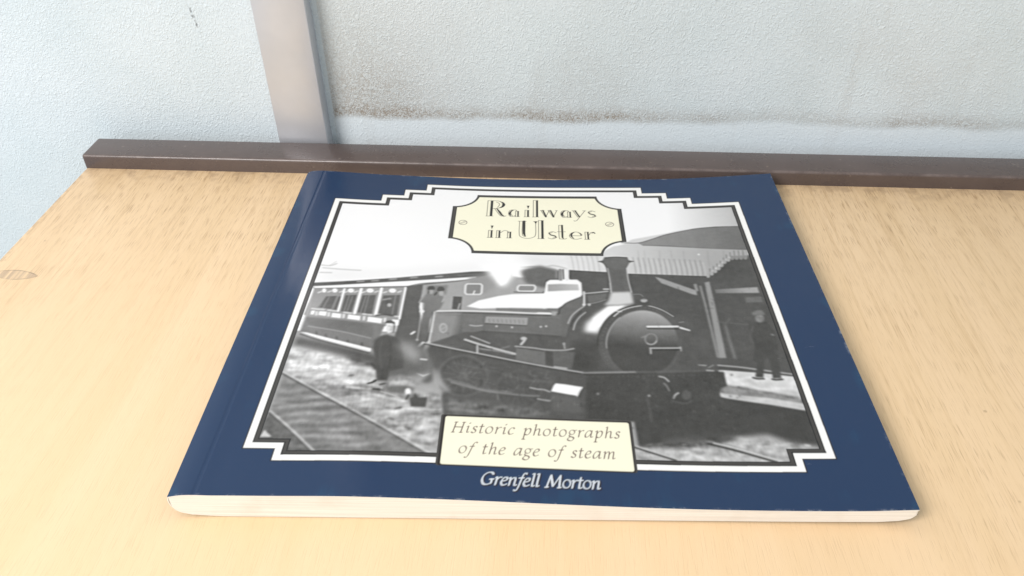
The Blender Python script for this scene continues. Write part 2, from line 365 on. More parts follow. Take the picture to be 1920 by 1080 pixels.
def texture(px, amp, sy_, sx_, soft=1.0):
    mk = fill_mask(px2uv(px)); m, x0, y0 = mk; m = blur(m, soft*S); n_ = soft_noise(sy_, sx_)
    PH[y0:y0+m.shape[0], x0:x0+m.shape[1]] += m*amp*n_[y0:y0+m.shape[0], x0:x0+m.shape[1]]
def wheel(cx, cy, rx, ry, n, g, a):
    stroke(ell(cx, cy, rx, ry, 0, 360, 44), g, 4.5, .35, a); stroke(ell(cx, cy, rx*.84, ry*.84, 0, 360, 44), 104, 3, .4, a*.8)
    for k_ in range(n):
        q = 2*math.pi*k_/n+.2; stroke([(cx+rx*.14*math.cos(q), cy+ry*.14*math.sin(q)), (cx+rx*.84*math.cos(q), cy+ry*.84*math.sin(q))], g, 2.6, .3, a*.85)
    disc(cx, cy, rx*.15, ry*.15, g, .3, a)
def draw_photograph():
    # sky and steam haze
    poly([(1235, 372), (1400, 375), (1412, 426), (1235, 440)], 254, 1.5, 1, ((1250, 400), (1395, 400), 205))
    poly([(580, 500), (760, 505), (900, 495), (930, 510), (600, 533)], 244, 4, .8)
    poly([(975, 478), (1010, 476), (1130, 478), (1125, 500), (1060, 502), (1000, 505)], 228, 3, .55)
    for q in ([(602, 497), (620, 498), (632, 494)], [(605, 502), (640, 505), (677, 507)], [(600, 511), (622, 511.5)]): stroke(q, 178, 2.2, .3, .7)
    stroke([(618, 498), (631, 490)], 200, 2, .3, .6)
    # ground first, everything else over it
    poly([(480, 620), (1540, 620), (1620, 900), (420, 900)], 186)
    # far roofs on the left
    poly([(580, 531), (594, 530), (669, 526), (742, 521), (800, 516), (885, 509), (925, 508), (960, 512), (960, 560), (760, 540), (588, 541)], 132, .15)
    for x, y in ((676, 527.5), (703, 526), (737, 523), (776, 520), (823, 518)): stroke([(x-6, y+.8), (x+6, y)], 205, 4, .3, .85)
    poly([(586, 537), (668, 532.5), (760, 527), (815, 523.5), (893, 518.5), (893, 522), (860, 525.5), (800, 531), (762, 537), (590, 541)], 252, .12)
    stroke([(590, 541.5), (700, 538.5), (763, 537)], 128, 2.2, .1)
    stroke([(763, 537), (795, 531), (860, 527), (900, 520)], 128, 2, .12)
    stroke([(860, 516), (900, 513.5), (925, 515)], 150, 3, .3)
    # engine cab
    poly([(790, 534), (862, 527), (898, 520), (932, 512), (975, 520), (1046, 520), (1046, 560), (1000, 590), (810, 590), (795, 640)], 190, .4)
    poly([(880, 520), (930, 512), (932, 535), (905, 552), (880, 540)], 180, 1.2)
    poly([(975, 506), (1012, 498), (1046, 506), (1046, 527), (1030, 527), (1021, 540), (985, 530)], 138, 1.0)
    stroke([(976, 501), (1010, 500), (1045, 507)], 165, 2.5, .3)
    # steam plume
    poly([(895, 495), (990, 495), (962, 520), (948, 537), (937, 537), (925, 522)], 255, 1.6)
    poly([(912, 495), (970, 495), (950, 530), (940, 536), (932, 528)], 255, .5)
    for x0_, x1_, y0_, y1_ in ((873, 904, 532, 551.5), (971, 1004, 534.5, 545.5)):
        rr = [(x0_+3, y0_), (x1_-3, y0_), (x1_, y0_+3), (x1_-1, y1_-3), (x1_-4, y1_), (x0_+2, y1_), (x0_-1, y1_-3), (x0_, y0_+3)]
        poly(rr, 168); stroke(rr+[rr[0]], 236, 4.2, .1, curve=False)
    stroke([(887, 551), (890, 545)], 240, 3)
    poly([(850, 555.5), (866.5, 556), (864, 580), (847.5, 579)], 122, .15)
    stroke([(859, 579), (862, 569)], 190, 3.5)
    stroke([(964, 547), (1000, 548.5), (1018, 549)], 120, 2.2, .1)
    stroke([(1018, 549), (1022, 543), (1022, 534), (1026, 525), (1046, 523.5)], 110, 2.4, .1)
    # carriage end and shaded gap
    poly([(763, 538), (793, 533.5), (791, 552), (786, 575), (790, 600), (800, 640), (790, 660), (735, 650), (748, 600)], 133, .2)
    # carriage side
    poly([(590, 541.5), (762, 538), (749, 600), (722, 612), (573, 593), (570, 590)], 182)
    for q in ([(612, 556), (622, 556), (609, 578), (596, 577)], [(617, 556), (627, 556), (617, 579), (606, 578)], [(634, 556), (641, 556), (631, 582), (622, 581)], [(622, 556), (632, 555), (621, 580), (612, 579)],
              [(648, 554), (669, 553), (659, 586), (639, 584)], [(680, 554), (705, 553), (697, 590), (670, 586)], [(719, 554), (751, 553), (744, 593), (709, 588)]):
        poly(q, 138, .12)
    for q in ([(655, 554), (645, 584)], [(661, 556), (651, 584)], [(692, 554), (683, 587)], [(686, 556), (676, 586)], [(742, 554), (735, 590)], [(609, 556), (598, 577)], [(618, 556), (606, 578)], [(635, 556), (624, 581)]):
        stroke(q, 178, 2.2, .1, .8)
    for x, y, r in ((608, 545, 4), (628, 545, 5), (658, 545, 6), (694, 545, 7), (736, 545, 7)): disc(x, y, r, 4, 252, .1)
    for x, y in ((600, 547), (618, 546), (640, 546), (648, 547), (668, 546), (682, 547), (706, 546), (722, 547), (749, 546)): stroke([(x-3, y+2), (x+3, y)], 236, 4, .1, .9)
    for a_, b_, w_ in (((646, 542), (634, 584), 5), ((677.5, 542), (665, 588), 6.5), ((715.5, 541), (704, 591), 6.5), ((760.5, 539), (749, 598), 4.5)): stroke([a_, b_], 252, w_)
    for q in ([(584, 583), (591, 583), (588, 590.5), (582, 590)], [(599, 584), (613, 585), (611, 593), (597, 591)], [(623, 587), (640, 589), (639, 597), (621, 595)], [(653, 590), (676, 593), (675, 601), (651, 598)],
              [(690, 594), (717, 597.5), (715, 606.5), (688, 603)], [(735, 599), (749, 600), (747, 610), (742, 611), (735, 606)]): poly(q, 253, .08)
    for x, y in ((594, 588), (617, 590), (645, 593), (683, 597), (722, 600)): poly([(x-2.5, y-4), (x+2.5, y-4), (x+1.5, y+4), (x-3.5, y+4)], 232, .15)
    for x, y in ((588, 579), (596, 580), (605, 580.5), (618, 582), (627, 583), (648, 586), (656, 587), (684, 589), (694, 590), (712, 590), (744, 593)): stroke([(x-3, y), (x+3, y+.6)], 240, 4, .1, .85)
    # passenger at the window
    stroke([(718, 562), (732, 560)], 190, 4, .2); disc(728, 568, 6, 6, 128, .2); disc(730, 572, 4, 3.5, 205, .2)
    stroke([(704, 592), (720, 590), (735, 592)], 118, 4, .3)
    # lower panels, footboard
    poly([(573, 593), (722, 609), (712, 630), (697, 656), (562, 624), (566, 612)], 156, .2)
    poly([(572, 596), (640, 601), (700, 610), (700, 632), (580, 611)], 148, .5)
    stroke([(578, 612), (640, 622), (695, 634.5)], 190, 2.2, .1)
    for x, y in ((593, 625), (611, 630), (631, 635), (652, 641), (678, 646)): stroke([(x, y-3), (x+1, y+4)], 122, 3, .2, .8)
    stroke([(589, 543), (576, 588), (565, 618)], 200, 2.5, .15, .8)
    poly([(562, 623), (575, 624), (696, 653.5), (695, 659.5), (690, 660), (600, 636)], 252, .06)
    stroke([(563, 627), (600, 639), (693, 662)], 105, 2, .15)
    # shade under the carriage, open ground
    poly([(556, 632), (600, 640), (700, 664), (760, 690), (770, 705), (690, 690), (640, 668), (553, 648)], 128, 1.2)
    poly([(548, 652), (620, 666), (690, 690), (712, 712), (715, 728), (640, 722), (560, 705), (538, 690)], 226, 2.5)
    poly([(546, 650), (566, 654), (540, 680)], 205, 1)
    # track bed and sleepers
    poly([(533, 702), (800, 850), (585, 850), (507, 770)], 166, .5)
    poly([(507, 771), (590, 850), (480, 850), (470, 835)], 138, .4)
    for i in range(9):
        y = 716+i*14.5; x = 527-i*1.5+max(0, i-3)*9; xe = 560+i*27
        stroke([(x, y+3), ((x+xe)/2, y+1), (xe, y-2)], 186 if i % 2 else 178, 4, .6, .75)
        stroke([(x+4, y+9), ((x+xe)/2, y+8), (xe+8, y+4)], 140, 5, .7, .6)
    stroke([(530, 700), (620, 749), (720, 803), (806, 852)], 112, 5, .2, .8, 7)
    stroke([(531, 698), (620, 746), (720, 800), (806, 849)], 212, 4.2, .08, 1, 6.5)
    stroke([(506, 774), (545, 808), (592, 853)], 112, 4, .2, .8)
    stroke([(507, 771), (545, 804), (592, 849)], 205, 4.5, .08)
    poly([(496, 806), (510, 819.5), (487, 819.5)], 222, .15)
    # rubble on the open ground
    poly([(650, 735), (760, 740), (830, 770), (830, 850), (800, 842), (690, 775)], 200, 2)
    poly([(690, 722), (740, 726), (760, 735), (700, 735), (600, 728), (560, 722)], 160, 1.0, .8)
    for q, g in (([(650, 726), (690, 729), (716, 727)], 236), ([(700, 740), (760, 752)], 222), ([(752, 765), (790, 768), (830, 767)], 232), ([(560, 690), (600, 695), (650, 700)], 214), ([(742, 766), (752, 764)], 110),
                 ([(700, 729), (712, 730)], 112), ([(655, 705), (662, 704)], 150), ([(730, 784), (738, 786)], 140), ([(760, 800), (768, 804)], 145), ([(810, 776), (824, 775)], 150), ([(612, 738), (640, 742), (690, 738)], 176), ([(640, 718), (660, 722)], 190)):
        stroke(q, g, 4, .4, .9)
    for _ in range(150):
        x, y = rng.uniform(540, 830), rng.uniform(665, 850)
        if y > 702+(x-533)*.555: continue
        l = rng.uniform(3, 13); stroke([(x, y), (x+l, y+rng.uniform(-1.5, 1.5))], rng.choice([150, 165, 215, 228]), rng.uniform(1.2, 3), .25, .45)
    texture([(545, 650), (700, 680), (830, 740), (830, 850), (800, 848), (533, 702)], 11, 1, 3); texture([(545, 650), (700, 680), (830, 740), (830, 850), (800, 848), (533, 702)], 9, 2, 9)
    texture([(505, 770), (533, 705), (800, 850), (590, 850)], 8, 1, 6); texture([(500, 775), (590, 850), (480, 850)], 8, 1, 3)
    # everything dark behind and under the engine on the right
    poly([(1000, 560), (1137, 508), (1323, 516), (1420, 470), (1560, 800), (1560, 850), (1200, 850), (1190, 790), (832, 782), (828, 735), (800, 655), (810, 640), (830, 590), (1040, 590)], 124, .5)
    poly([(1060, 505), (1137, 509), (1137, 560), (1095, 556), (1092, 530), (1068, 524)], 126)
    # canopy
    poly([(1160, 462), (1185, 449), (1250, 437), (1290, 428), (1200, 456)], 226, .4)
    poly([(1060, 480), (1120, 478), (1150, 462), (1196, 455), (1215, 452), (1400, 462), (1402, 486), (1366, 482), (1324, 518), (1180, 513.5), (1137, 510.5), (1066, 506)], 238, .2, 1, ((1090, 490), (1330, 490), 196))
    poly([(1196, 456), (1222, 448), (1250, 439), (1300, 428.5), (1340, 424.5), (1392, 423.5), (1404, 468), (1300, 464), (1205, 460)], 172, .15, 1, ((1230, 450), (1400, 440), 146))
    stroke([(1165, 455), (1196, 455.5), (1222, 448.5), (1250, 439.5), (1300, 429), (1345, 425), (1392, 424)], 118, 1.8, .1)
    stroke([(1205, 460), (1250, 461), (1310, 464.5), (1402, 468)], 138, 1.8, .15)
    for i in range(26):
        x = 1076+i*9.7; 
        if 1128 < x < 1186: continue
        yb = 507+(x-1069)*.044; sh = .45 if x > 1180 else .3
        stroke([(x-6, yb-30), (x-2, yb-14), (x, yb)], 150, 2.2, .2, sh)
        stroke([(x-1, yb-26), (x+3, yb-12), (x+5, yb)], 232, 2.5, .25, .35)
    poly([(1326, 520), (1332, 515), (1345, 506), (1360, 490), (1372, 484), (1402, 483), (1412, 520), (1330, 535)], 122, .12)
    bx_ = np.array([(1325, 519), (1332, 515), (1345, 506), (1360, 490), (1372, 484), (1401, 483)], float); tl_ = np.concatenate([[0], np.cumsum(np.hypot(*np.diff(bx_, axis=0).T))])
    for q in np.arange(3, tl_[-1]-2, 8.2):
        x, y = np.interp(q, tl_, bx_[:, 0]), np.interp(q, tl_, bx_[:, 1])
        disc(x, y-.5, 4.0, 4.2, 194 if q < 60 else 172, .08); stroke([(x+4, y+2.5), (x+4.4, y-1), (x+3, y-14)], 120, 1.8, .1, .55)
    disc(1310, 477, 1.8, 1.5, 245, .1)
    stroke([(1180, 514), (1250, 516), (1324, 519)], 100, 2, .1); stroke([(1068, 507.5), (1137, 511)], 100, 2, .1)
    for x0_, g in ((1200, 150), (1212, 160), (1240, 152), (1262, 155), (1285, 150), (1330, 146), (1360, 144)):
        stroke([(x0_, 500 - (x0_-1200)*.0), (x0_-4, 470)], g, 1.6, .3, .25)
    # timberwork under the canopy
    poly([(1228, 519), (1243, 523), (1306, 545), (1307, 554), (1298, 552), (1240, 531)], 186, .2)
    poly([(1300, 533), (1306, 532), (1310, 546), (1304, 546)], 176, .25)
    poly([(1321, 530), (1330, 528), (1340, 570), (1349, 612), (1362, 672), (1348, 672), (1335, 600)], 178, .25)
    stroke([(1313, 537), (1322, 570), (1331, 608), (1346, 670)], 168, 5, .25)
    stroke([(1360, 610), (1368, 640), (1378, 672)], 156, 6, .35, .8)
    stroke([(1345, 603), (1360, 606), (1368, 598)], 150, 3, .4, .7)
    poly([(1340, 543), (1420, 538.5), (1424, 549.5), (1342, 550)], 150, .25, 1, ((1340, 546), (1400, 546), 190))
    poly([(1398, 558), (1428, 556), (1430, 567), (1398, 568)], 146, .4)
    stroke([(1368, 606), (1400, 609), (1412, 607)], 146, 2, .3)
    # platform
    stroke([(1346, 685.5), (1385, 689), (1423, 694), (1490, 703)], 208, 2.8, .12)
    stroke([(1347, 690), (1385, 694), (1423, 698.5), (1488, 706)], 118, 3, .12)
    poly([(1346, 695), (1358, 695), (1423, 700), (1490, 707), (1503, 748), (1500, 752), (1362, 723)], 224, .12)
    poly([(1362, 722), (1400, 727), (1440, 735), (1500, 745), (1512, 770), (1440, 758), (1360, 749), (1347, 737)], 176, .5)
    poly([(1349, 738), (1400, 743), (1450, 748), (1508, 758), (1513, 771), (1442, 759), (1364, 749), (1352, 745)], 216, .25)
    for q in ([(1375, 727), (1400, 731), (1420, 735)], [(1432, 737), (1450, 738)], [(1470, 744), (1490, 747)], [(1400, 735), (1430, 741)]): stroke(q, 138, 3, .35, .7)
    # man on the platform
    poly([(1402, 603), (1420, 606), (1436, 603), (1452, 622), (1458, 648), (1460, 680), (1465, 710), (1449, 710), (1443, 676), (1437, 670), (1433, 680), (1431, 709), (1416, 708), (1420, 682), (1412, 676), (1416, 650), (1406, 630)], 116, .3)
    disc(1424, 597.5, 8, 7.5, 170, .35); poly([(1409, 588), (1416, 583), (1427, 582), (1434, 588), (1434, 591), (1412, 592)], 154, .35)
    stroke([(1418, 596), (1430, 596)], 146, 1.6, .2); disc(1429, 600, 3, 5, 150, .4, .7)
    stroke([(1412, 612), (1407, 630), (1412, 645)], 148, 2.2, .35, .7); stroke([(1447, 628), (1450, 629)], 185, 3, .2)
    stroke([(1412, 709), (1420, 711), (1432, 711)], 104, 4, .15); stroke([(1448, 712), (1456, 713), (1467, 712)], 104, 4, .15)
    # saddle tank
    poly([(820, 583), (870, 583), (1000, 586), (1048, 590), (1053, 576), (1066, 566), (1090, 556), (1094, 572), (1078, 590), (1066, 612), (1060, 630), (1000, 623), (905, 619), (820, 640)], 150, .2)
    poly([(905, 619), (1051, 629), (1051, 592), (905, 588)], 146, .3)
    poly([(875, 574), (897, 563), (935, 554.5), (960, 551), (1020, 549.5), (1024, 529), (1031, 524.5), (1082, 524), (1090, 530), (1092, 552), (1088, 557), (1066, 565.5), (1053, 574), (1046, 578), (960, 576.5), (900, 578)], 254, .25)
    poly([(1027, 533), (1050, 532), (1084, 533), (1086, 544), (1060, 544.5), (1027, 546)], 188, .25, 1, ((1030, 540), (1086, 540), 212))
    stroke([(1053, 577), (1062, 568), (1088, 557)], 108, 2.2, .1)
    stroke([(1049, 588), (1049, 579), (1053, 575)], 112, 2, .1)
    poly([(930, 577), (1047, 579), (1046, 586), (930, 582)], 158, .25)
    stroke([(814, 583), (868, 582.5), (930, 584), (1000, 587), (1033, 588)], 242, 3.6, .06)
    stroke([(868, 586), (930, 588), (1000, 590.5), (1033, 591)], 112, 2, .12)
    poly([(1034, 583), (1046, 584), (1042, 591), (1035, 591)], 190, .2)
    for a_, b_, w_, g in (((1050.5, 506), (1051, 524), 8.5, 172), ((1063.5, 504), (1063.5, 524), 8, 238)): stroke([a_, b_], g, w_, .1)
    stroke([(1056, 505), (1057, 523)], 105, 2.4, .1); stroke([(1069, 508), (1069, 523)], 108, 2, .1); stroke([(1046, 508), (1046, 524)], 108, 2, .1)
    stroke([(1025, 500), (1038, 498), (1060, 503)], 205, 5, .4, .8)
    # bunker side, nameplate, number
    poly([(816, 585), (868, 586), (866, 620), (862, 652), (806, 644)], 172, .3, 1, ((848, 610), (868, 612), 136))
    poly([(820, 586), (868, 588), (868, 592), (820, 590)], 150, .3, .6)
    disc(831, 614.5, 8, 9.5, 198, .15); disc(831.5, 615, 5, 6.5, 178, .15); stroke([(828, 617), (835, 613)], 200, 2, .1)
    poly([(911, 592.5), (990, 595), (988, 609), (909, 604.5)], 186, .12)
    for i in range(9): stroke([(917+i*8, 597.5+i*.3), (918+i*8, 603+i*.35)], 158, 2.2, .12, .7)
    stroke([(909, 606), (988, 610)], 118, 1.8, .15)
    stroke([(881, 609), (892, 610.5), (904, 609.5)], 208, 3, .12)
    for x, y in ((931, 611), (960, 613), (1014, 612), (1024, 611)): disc(x, y, 2, 1.8, 222, .12)
    poly([(1052, 578), (1066, 567), (1090, 557.5), (1094, 575), (1078, 590), (1066, 612), (1060, 640), (1052, 640)], 142, .2)
    # boiler and smokebox
    poly([(1092, 577), (1110, 570), (1140, 566), (1190, 569), (1150, 600), (1130, 640), (1130, 700), (1070, 692), (1062, 650), (1066, 612), (1078, 590)], 128, .3)
    poly([(1160, 572), (1185, 571), (1148, 590), (1130, 612), (1122, 625), (1095, 622), (1098, 606), (1118, 588), (1138, 576)], 255, 1.2)
    poly([(1140, 574), (1172, 571), (1140, 594), (1128, 612), (1110, 612), (1112, 596)], 255, .5)
    poly([(1068, 640), (1128, 640), (1130, 695), (1070, 692)], 116, 1.5)
    for q in ([(1065, 606), (1072, 592), (1083, 582), (1095, 574)], [(1075, 618), (1079, 605), (1087, 594), (1098, 585)]): stroke(q, 208, 2.6, .1)
    stroke([(1070, 612), (1076, 598), (1090, 583)], 112, 2.2, .15)
    poly(ell(1200, 641, 79, 69)[:-1], 128, .15)
    stroke(ell(1200, 641, 79, 69, 175, 265, 20), 104, 2.2, .1)
    poly(ell(1204, 644, 67, 62)[:-1], 196, .2, 1, ((1200, 584), (1203, 650), 114))
    stroke(ell(1204, 644, 67, 62, 172, 232, 20), 198, 2.4, .12, .9)
    stroke(ell(1204, 644, 67, 62, 100, 172, 20), 138, 3, .3, .7)
    stroke([(1151, 593), (1166, 582), (1190, 575), (1215, 573.5), (1240, 581), (1263, 594)], 110, 6, .15)
    stroke([(1151, 593), (1166, 582), (1190, 575), (1215, 573.5), (1240, 581), (1263, 594)], 226, 3.4, .06, 1, 2)
    stroke([(1155, 583), (1165, 584)], 235, 3, .1)
    poly([(1196, 568), (1206, 560), (1212, 560), (1220, 572), (1208, 576)], 120, .3)
    disc(1207.5, 563.5, 6.5, 3.6, 196, .12); stroke([(1201, 561), (1214, 561)], 120, 1.2, .06); stroke([(1188, 552), (1200, 552), (1206, 556)], 170, 2, .15)
    stroke([(1214, 616), (1272, 617)], 92, 2.4, .12)
    stroke([(1214, 612.5), (1271, 612.5)], 244, 4.8, .06); stroke([(1276, 615), (1293, 620)], 236, 5.5, .12, 1, 3.5); stroke([(1273, 605), (1282, 604)], 178, 2, .15)
    stroke([(1220, 655), (1276, 655.5)], 95, 4.5, .15)
    stroke([(1219, 653), (1276, 653)], 206, 3.8, .08); stroke([(1219.5, 653), (1220.5, 663)], 196, 3.6, .1); stroke([(1276, 651), (1277, 658)], 190, 3.2, .1)
    stroke(ell(1220.6, 636, 11, 10, 0, 360, 30), 176, 2.2, .1); stroke(ell(1220.6, 636, 11, 10, 20, 130, 16), 206, 2.4, .1); stroke([(1203, 633), (1211, 630)], 170, 3, .2)
    # handrails by the dome
    stroke([(1095, 547), (1095.5, 570)], 222, 4.5, .1); stroke([(1096, 550), (1115, 548.5), (1140, 546)], 220, 3, .1)
    stroke([(1100, 570), (1118, 567), (1136, 562)], 190, 2, .15)
    poly([(1101, 554), (1138, 550), (1136, 562), (1104, 568)], 140, .2)
    disc(1095, 571, 3.4, 2.6, 225, .1); disc(1105, 571, 3, 2.4, 205, .1); stroke([(1132, 542), (1141, 542)], 222, 4, .12)
    # chimney
    poly([(1133, 483), (1176, 482.5), (1179, 488), (1188, 490), (1180, 493), (1175, 502), (1177, 520), (1181, 535), (1185, 548), (1189, 569), (1160, 573), (1131, 572), (1140, 565), (1144, 551), (1142, 530), (1137, 502), (1132, 494), (1122, 490.5), (1130, 488)], 140, .1)
    poly([(1146, 548), (1183, 547), (1188, 569), (1160, 573), (1133, 572), (1141, 564)], 226, .8)
    stroke([(1139, 503), (1144, 530), (1146, 548)], 218, 2.6, .12); stroke([(1175, 503), (1178, 525), (1184, 548)], 218, 2.4, .12)
    poly([(1146, 505), (1168, 505), (1172, 545), (1152, 546)], 134, .6)
    stroke([(1134, 483.2), (1154, 482), (1175.5, 483)], 88, 2.4, .06)
    stroke([(1122, 490.5), (1132, 490)], 108, 2.2, .1); stroke([(1178, 490), (1188, 490)], 108, 2.2, .1)
    stroke([(1130, 492), (1137, 502), (1142, 530)], 108, 1.6, .1)
    # running plate, motion
    poly([(806, 643), (868, 652), (966, 672), (1066, 692), (1066, 632), (905, 622), (870, 622)], 130, .4)
    stroke([(872, 636), (900, 645), (940, 656), (967, 663)], 212, 5.5, .15); stroke([(872, 639.5), (900, 649), (940, 660), (966, 667)], 104, 1.8, .12)
    stroke([(883, 629.5), (900, 636), (918, 643)], 200, 3.4, .15)
    stroke([(895, 647), (895, 661)], 206, 4, .15); stroke([(900, 653), (930, 657), (962, 664)], 190, 3, .2)
    stroke([(940, 653), (956, 648)], 190, 3, .4, .6)
    poly([(968, 650), (1040, 657), (1040, 687), (967, 674)], 148, .12)
    poly([(1022, 657), (1038, 658), (1038, 686), (1023, 684)], 122, .12)
    poly([(1038, 658), (1078, 660), (1072, 692), (1040, 688)], 138, .3)
    stroke([(966, 648.5), (1000, 651.5), (1025, 655), (1056, 656), (1076, 653)], 204, 3, .1); stroke([(970, 651), (1020, 657.5)], 104, 1.6, .1)
    stroke([(977, 645), (983, 638), (985, 634)], 214, 5, .15); disc(982, 634, 6, 3.4, 208, .15)
    disc(1057.5, 644, 2.6, 2.6, 186, .12); stroke([(1058, 646), (1059, 653)], 190, 3, .15)
    stroke([(1040, 687), (1062, 690)], 196, 4.5, .15)
    stroke([(795, 644), (850, 655), (900, 665), (965, 678), (1030, 690), (1095, 700.5)], 104, 3, .15)
    stroke([(795, 642), (850, 653), (900, 662.5), (965, 675.5), (1030, 687.5), (1093, 698)], 206, 3.6, .1)
    stroke([(1093, 698.5), (1140, 698), (1192, 697.5)], 176, 4, .2); stroke([(1192, 697.5), (1345, 695)], 134, 3, .3)
    stroke([(1095, 701.5), (1190, 700.5)], 98, 1.8, .1)
    stroke([(1310, 685), (1324, 686)], 200, 2.4, .12); stroke([(1328, 690), (1338, 685)], 175, 2, .15); stroke([(1325, 695), (1338, 696)], 205, 3, .15)
    poly([(1100, 702), (1190, 701), (1345, 697), (1357, 698), (1363, 724), (1350, 728), (1348, 745), (1510, 771), (1545, 850), (1430, 838), (1200, 838), (1190, 790), (1095, 785)], 114, .3)
    poly([(800, 655), (880, 664), (965, 680), (1095, 702), (1100, 785), (836, 778), (834, 745), (845, 735)], 128, .8)
    stroke([(840, 711), (880, 722), (912, 731), (960, 735)], 170, 5, .5, .8)
    for q in ([(870, 690), (876, 712)], [(858, 705), (868, 718)], [(916, 722), (918, 738)]): stroke(q, 156, 3, .5, .7)
    wheel(868, 704, 46, 38, 14, 156, .42); wheel(972, 732, 42, 38, 14, 150, .28)
    poly([(836, 745), (900, 752), (1000, 768), (1030, 778), (835, 780)], 150, 1.5, .8); texture([(836, 748), (1030, 770), (1030, 780), (835, 780)], 10, 1, 3)
    for q in ([(850, 680), (900, 690), (960, 702)], [(905, 700), (912, 728)], [(940, 700), (985, 712)], [(1000, 700), (1004, 722)]): stroke(q, 146, 3, .4, .7)
    stroke([(846, 716), (880, 725), (915, 733), (975, 740), (1010, 742)], 172, 4, .3, .8)
    stroke([(982, 712), (1000, 713), (1035, 716)], 145, 5, .5, .7)
    stroke([(994, 726), (1008, 729), (1020, 730), (1031, 734)], 196, 3.4, .15); stroke([(1008, 747), (1018, 749), (1031, 751)], 186, 3.6, .15)
    poly([(1033, 733), (1038, 722), (1042, 718), (1060, 720), (1094, 725.5), (1090, 732), (1084, 742), (1060, 738)], 255, .1)
    stroke([(1095, 726), (1089, 734), (1085, 744)], 96, 1.8, .08); stroke([(1091, 726), (1085, 735), (1082, 743)], 224, 2.6, .08)
    poly([(1033, 735), (1060, 740), (1082, 744), (1090, 752), (1092, 775), (1035, 770)], 136, .5)
    disc(1121, 738, 2.6, 2.2, 172, .15)
    # fittings on the front
    stroke([(1236, 706), (1246, 708.5), (1254, 715.5)], 204, 3.2, .08); stroke([(1245, 719), (1250, 724), (1255, 733)], 160, 3.2, .15)
    stroke([(1272, 737), (1266, 741), (1263, 747)], 204, 3.4, .1); disc(1287, 741, 9, 9, 132, .3); stroke([(1262, 752), (1285, 757), (1297, 752)], 134, 3, .3)
    disc(1217, 742, 2.6, 2, 186, .12); stroke([(1212, 745), (1218, 765), (1221, 790)], 132, 3, .4)
    for _ in range(140):
        x, y = rng.uniform(1090, 1390), rng.uniform(703, 805); disc(x, y, rng.uniform(1.2, 3.2), rng.uniform(1, 2.4), rng.choice([100, 104, 128, 136]), .3, .5)
    # pale ground, bottom right
    poly([(1190, 842), (1230, 838), (1320, 836), (1380, 820), (1440, 815), (1490, 832), (1545, 838), (1520, 880), (1190, 872)], 206, 1.2)
    poly([(1250, 822), (1370, 815), (1380, 822), (1330, 836), (1240, 838)], 130, 1.5)
    for _ in range(90):
        x, y = rng.uniform(1195, 1500), rng.uniform(828, 868); stroke([(x, y), (x+rng.uniform(3, 12), y+rng.uniform(-1, 1))], rng.choice([160, 172, 225, 232]), rng.uniform(1.2, 3), .3, .5)
    texture([(1190, 838), (1380, 818), (1500, 830), (1530, 870), (1190, 870)], 12, 1, 3); texture([(1350, 700), (1490, 708), (1510, 765), (1360, 745)], 6, 1, 4)
    stroke([(1188, 838), (1225, 850), (1268, 863.5)], 104, 3.4, .12); stroke([(1192, 836.5), (1228, 848), (1272, 862)], 216, 2.4, .12)
    stroke([(1328, 832), (1380, 845), (1458, 867)], 112, 4.5, .15); stroke([(1338, 831), (1385, 842.5), (1466, 866)], 222, 2.8, .12)
    stroke([(1510, 835), (1518, 836)], 225, 4, .2)
    for k_ in range(34): x = 916+k_*4; disc(x, 591+(x-916)*.03, .8, .8, 176, .08, .7)
    for k_ in range(30): x = 912+k_*4.6; disc(x, 617.5+(x-912)*.062, .8, .8, 172, .08, .6)
    for q in np.radians(np.arange(150, 300, 6)): disc(1202+73*math.cos(q), 642+65.5*math.sin(q), 1, 1, 160, .08, .7)
    for k_ in range(26): x = 1102+k_*9.5; disc(x, 706-(x-1102)*.012, 1, 1, 140, .08, .8)
    for k_ in range(24): x = 812+k_*2.2; disc(x, 589, .7, .7, 196, .06, .6)
    for _ in range(110):
        x = rng.uniform(850, 1090); y = 668+(x-850)*.16+rng.uniform(2, 60); l = rng.uniform(3, 11); q = rng.choice([.18, 1.5, -.9])
        if x > 1020 and 708 < y < 748: continue
        stroke([(x, y), (x+l*math.cos(q), y+l*math.sin(q))], rng.choice([106, 112, 150, 160, 172]), rng.uniform(1, 2.2), .15, .5)
    for _ in range(60):
        x = rng.uniform(830, 1060); y = 596+rng.uniform(26, 60)+(x-830)*.05; l = rng.uniform(2, 8); q = rng.choice([.2, 1.5, .1])
        stroke([(x, y), (x+l*math.cos(q), y+l*math.sin(q))], rng.choice([112, 118, 146, 156]), rng.uniform(1, 2), .15, .4)
    for _ in range(70):
        x, y = rng.uniform(1215, 1480), rng.uniform(530, 690); l = rng.uniform(3, 14); q = rng.choice([0, 1.3, .4])
        stroke([(x, y), (x+l*math.cos(q), y+l*math.sin(q))], rng.choice([112, 116, 134, 140]), rng.uniform(1, 2.5), .3, .4)
    # crew on the footplate
    poly([(797, 553), (806, 549), (820, 549), (830, 553), (832, 566), (826, 578), (812, 586), (806, 600), (803, 640), (788, 641), (790, 600), (794, 584), (796, 568), (786, 566), (788, 560)], 160, .25, 1, ((806, 560), (796, 630), 136))
    stroke([(796, 554), (788, 564), (786, 567)], 182, 4, .15)
    poly([(800, 536), (840, 534), (836, 552), (800, 552)], 150, .5, .7)
    disc(808.5, 546.5, 4.4, 5.2, 188, .2); poly([(801, 541), (804, 536.5), (812, 536), (816, 540), (815, 543), (802, 543.5)], 118, .15); stroke([(804, 545), (803, 550)], 108, 2, .1)
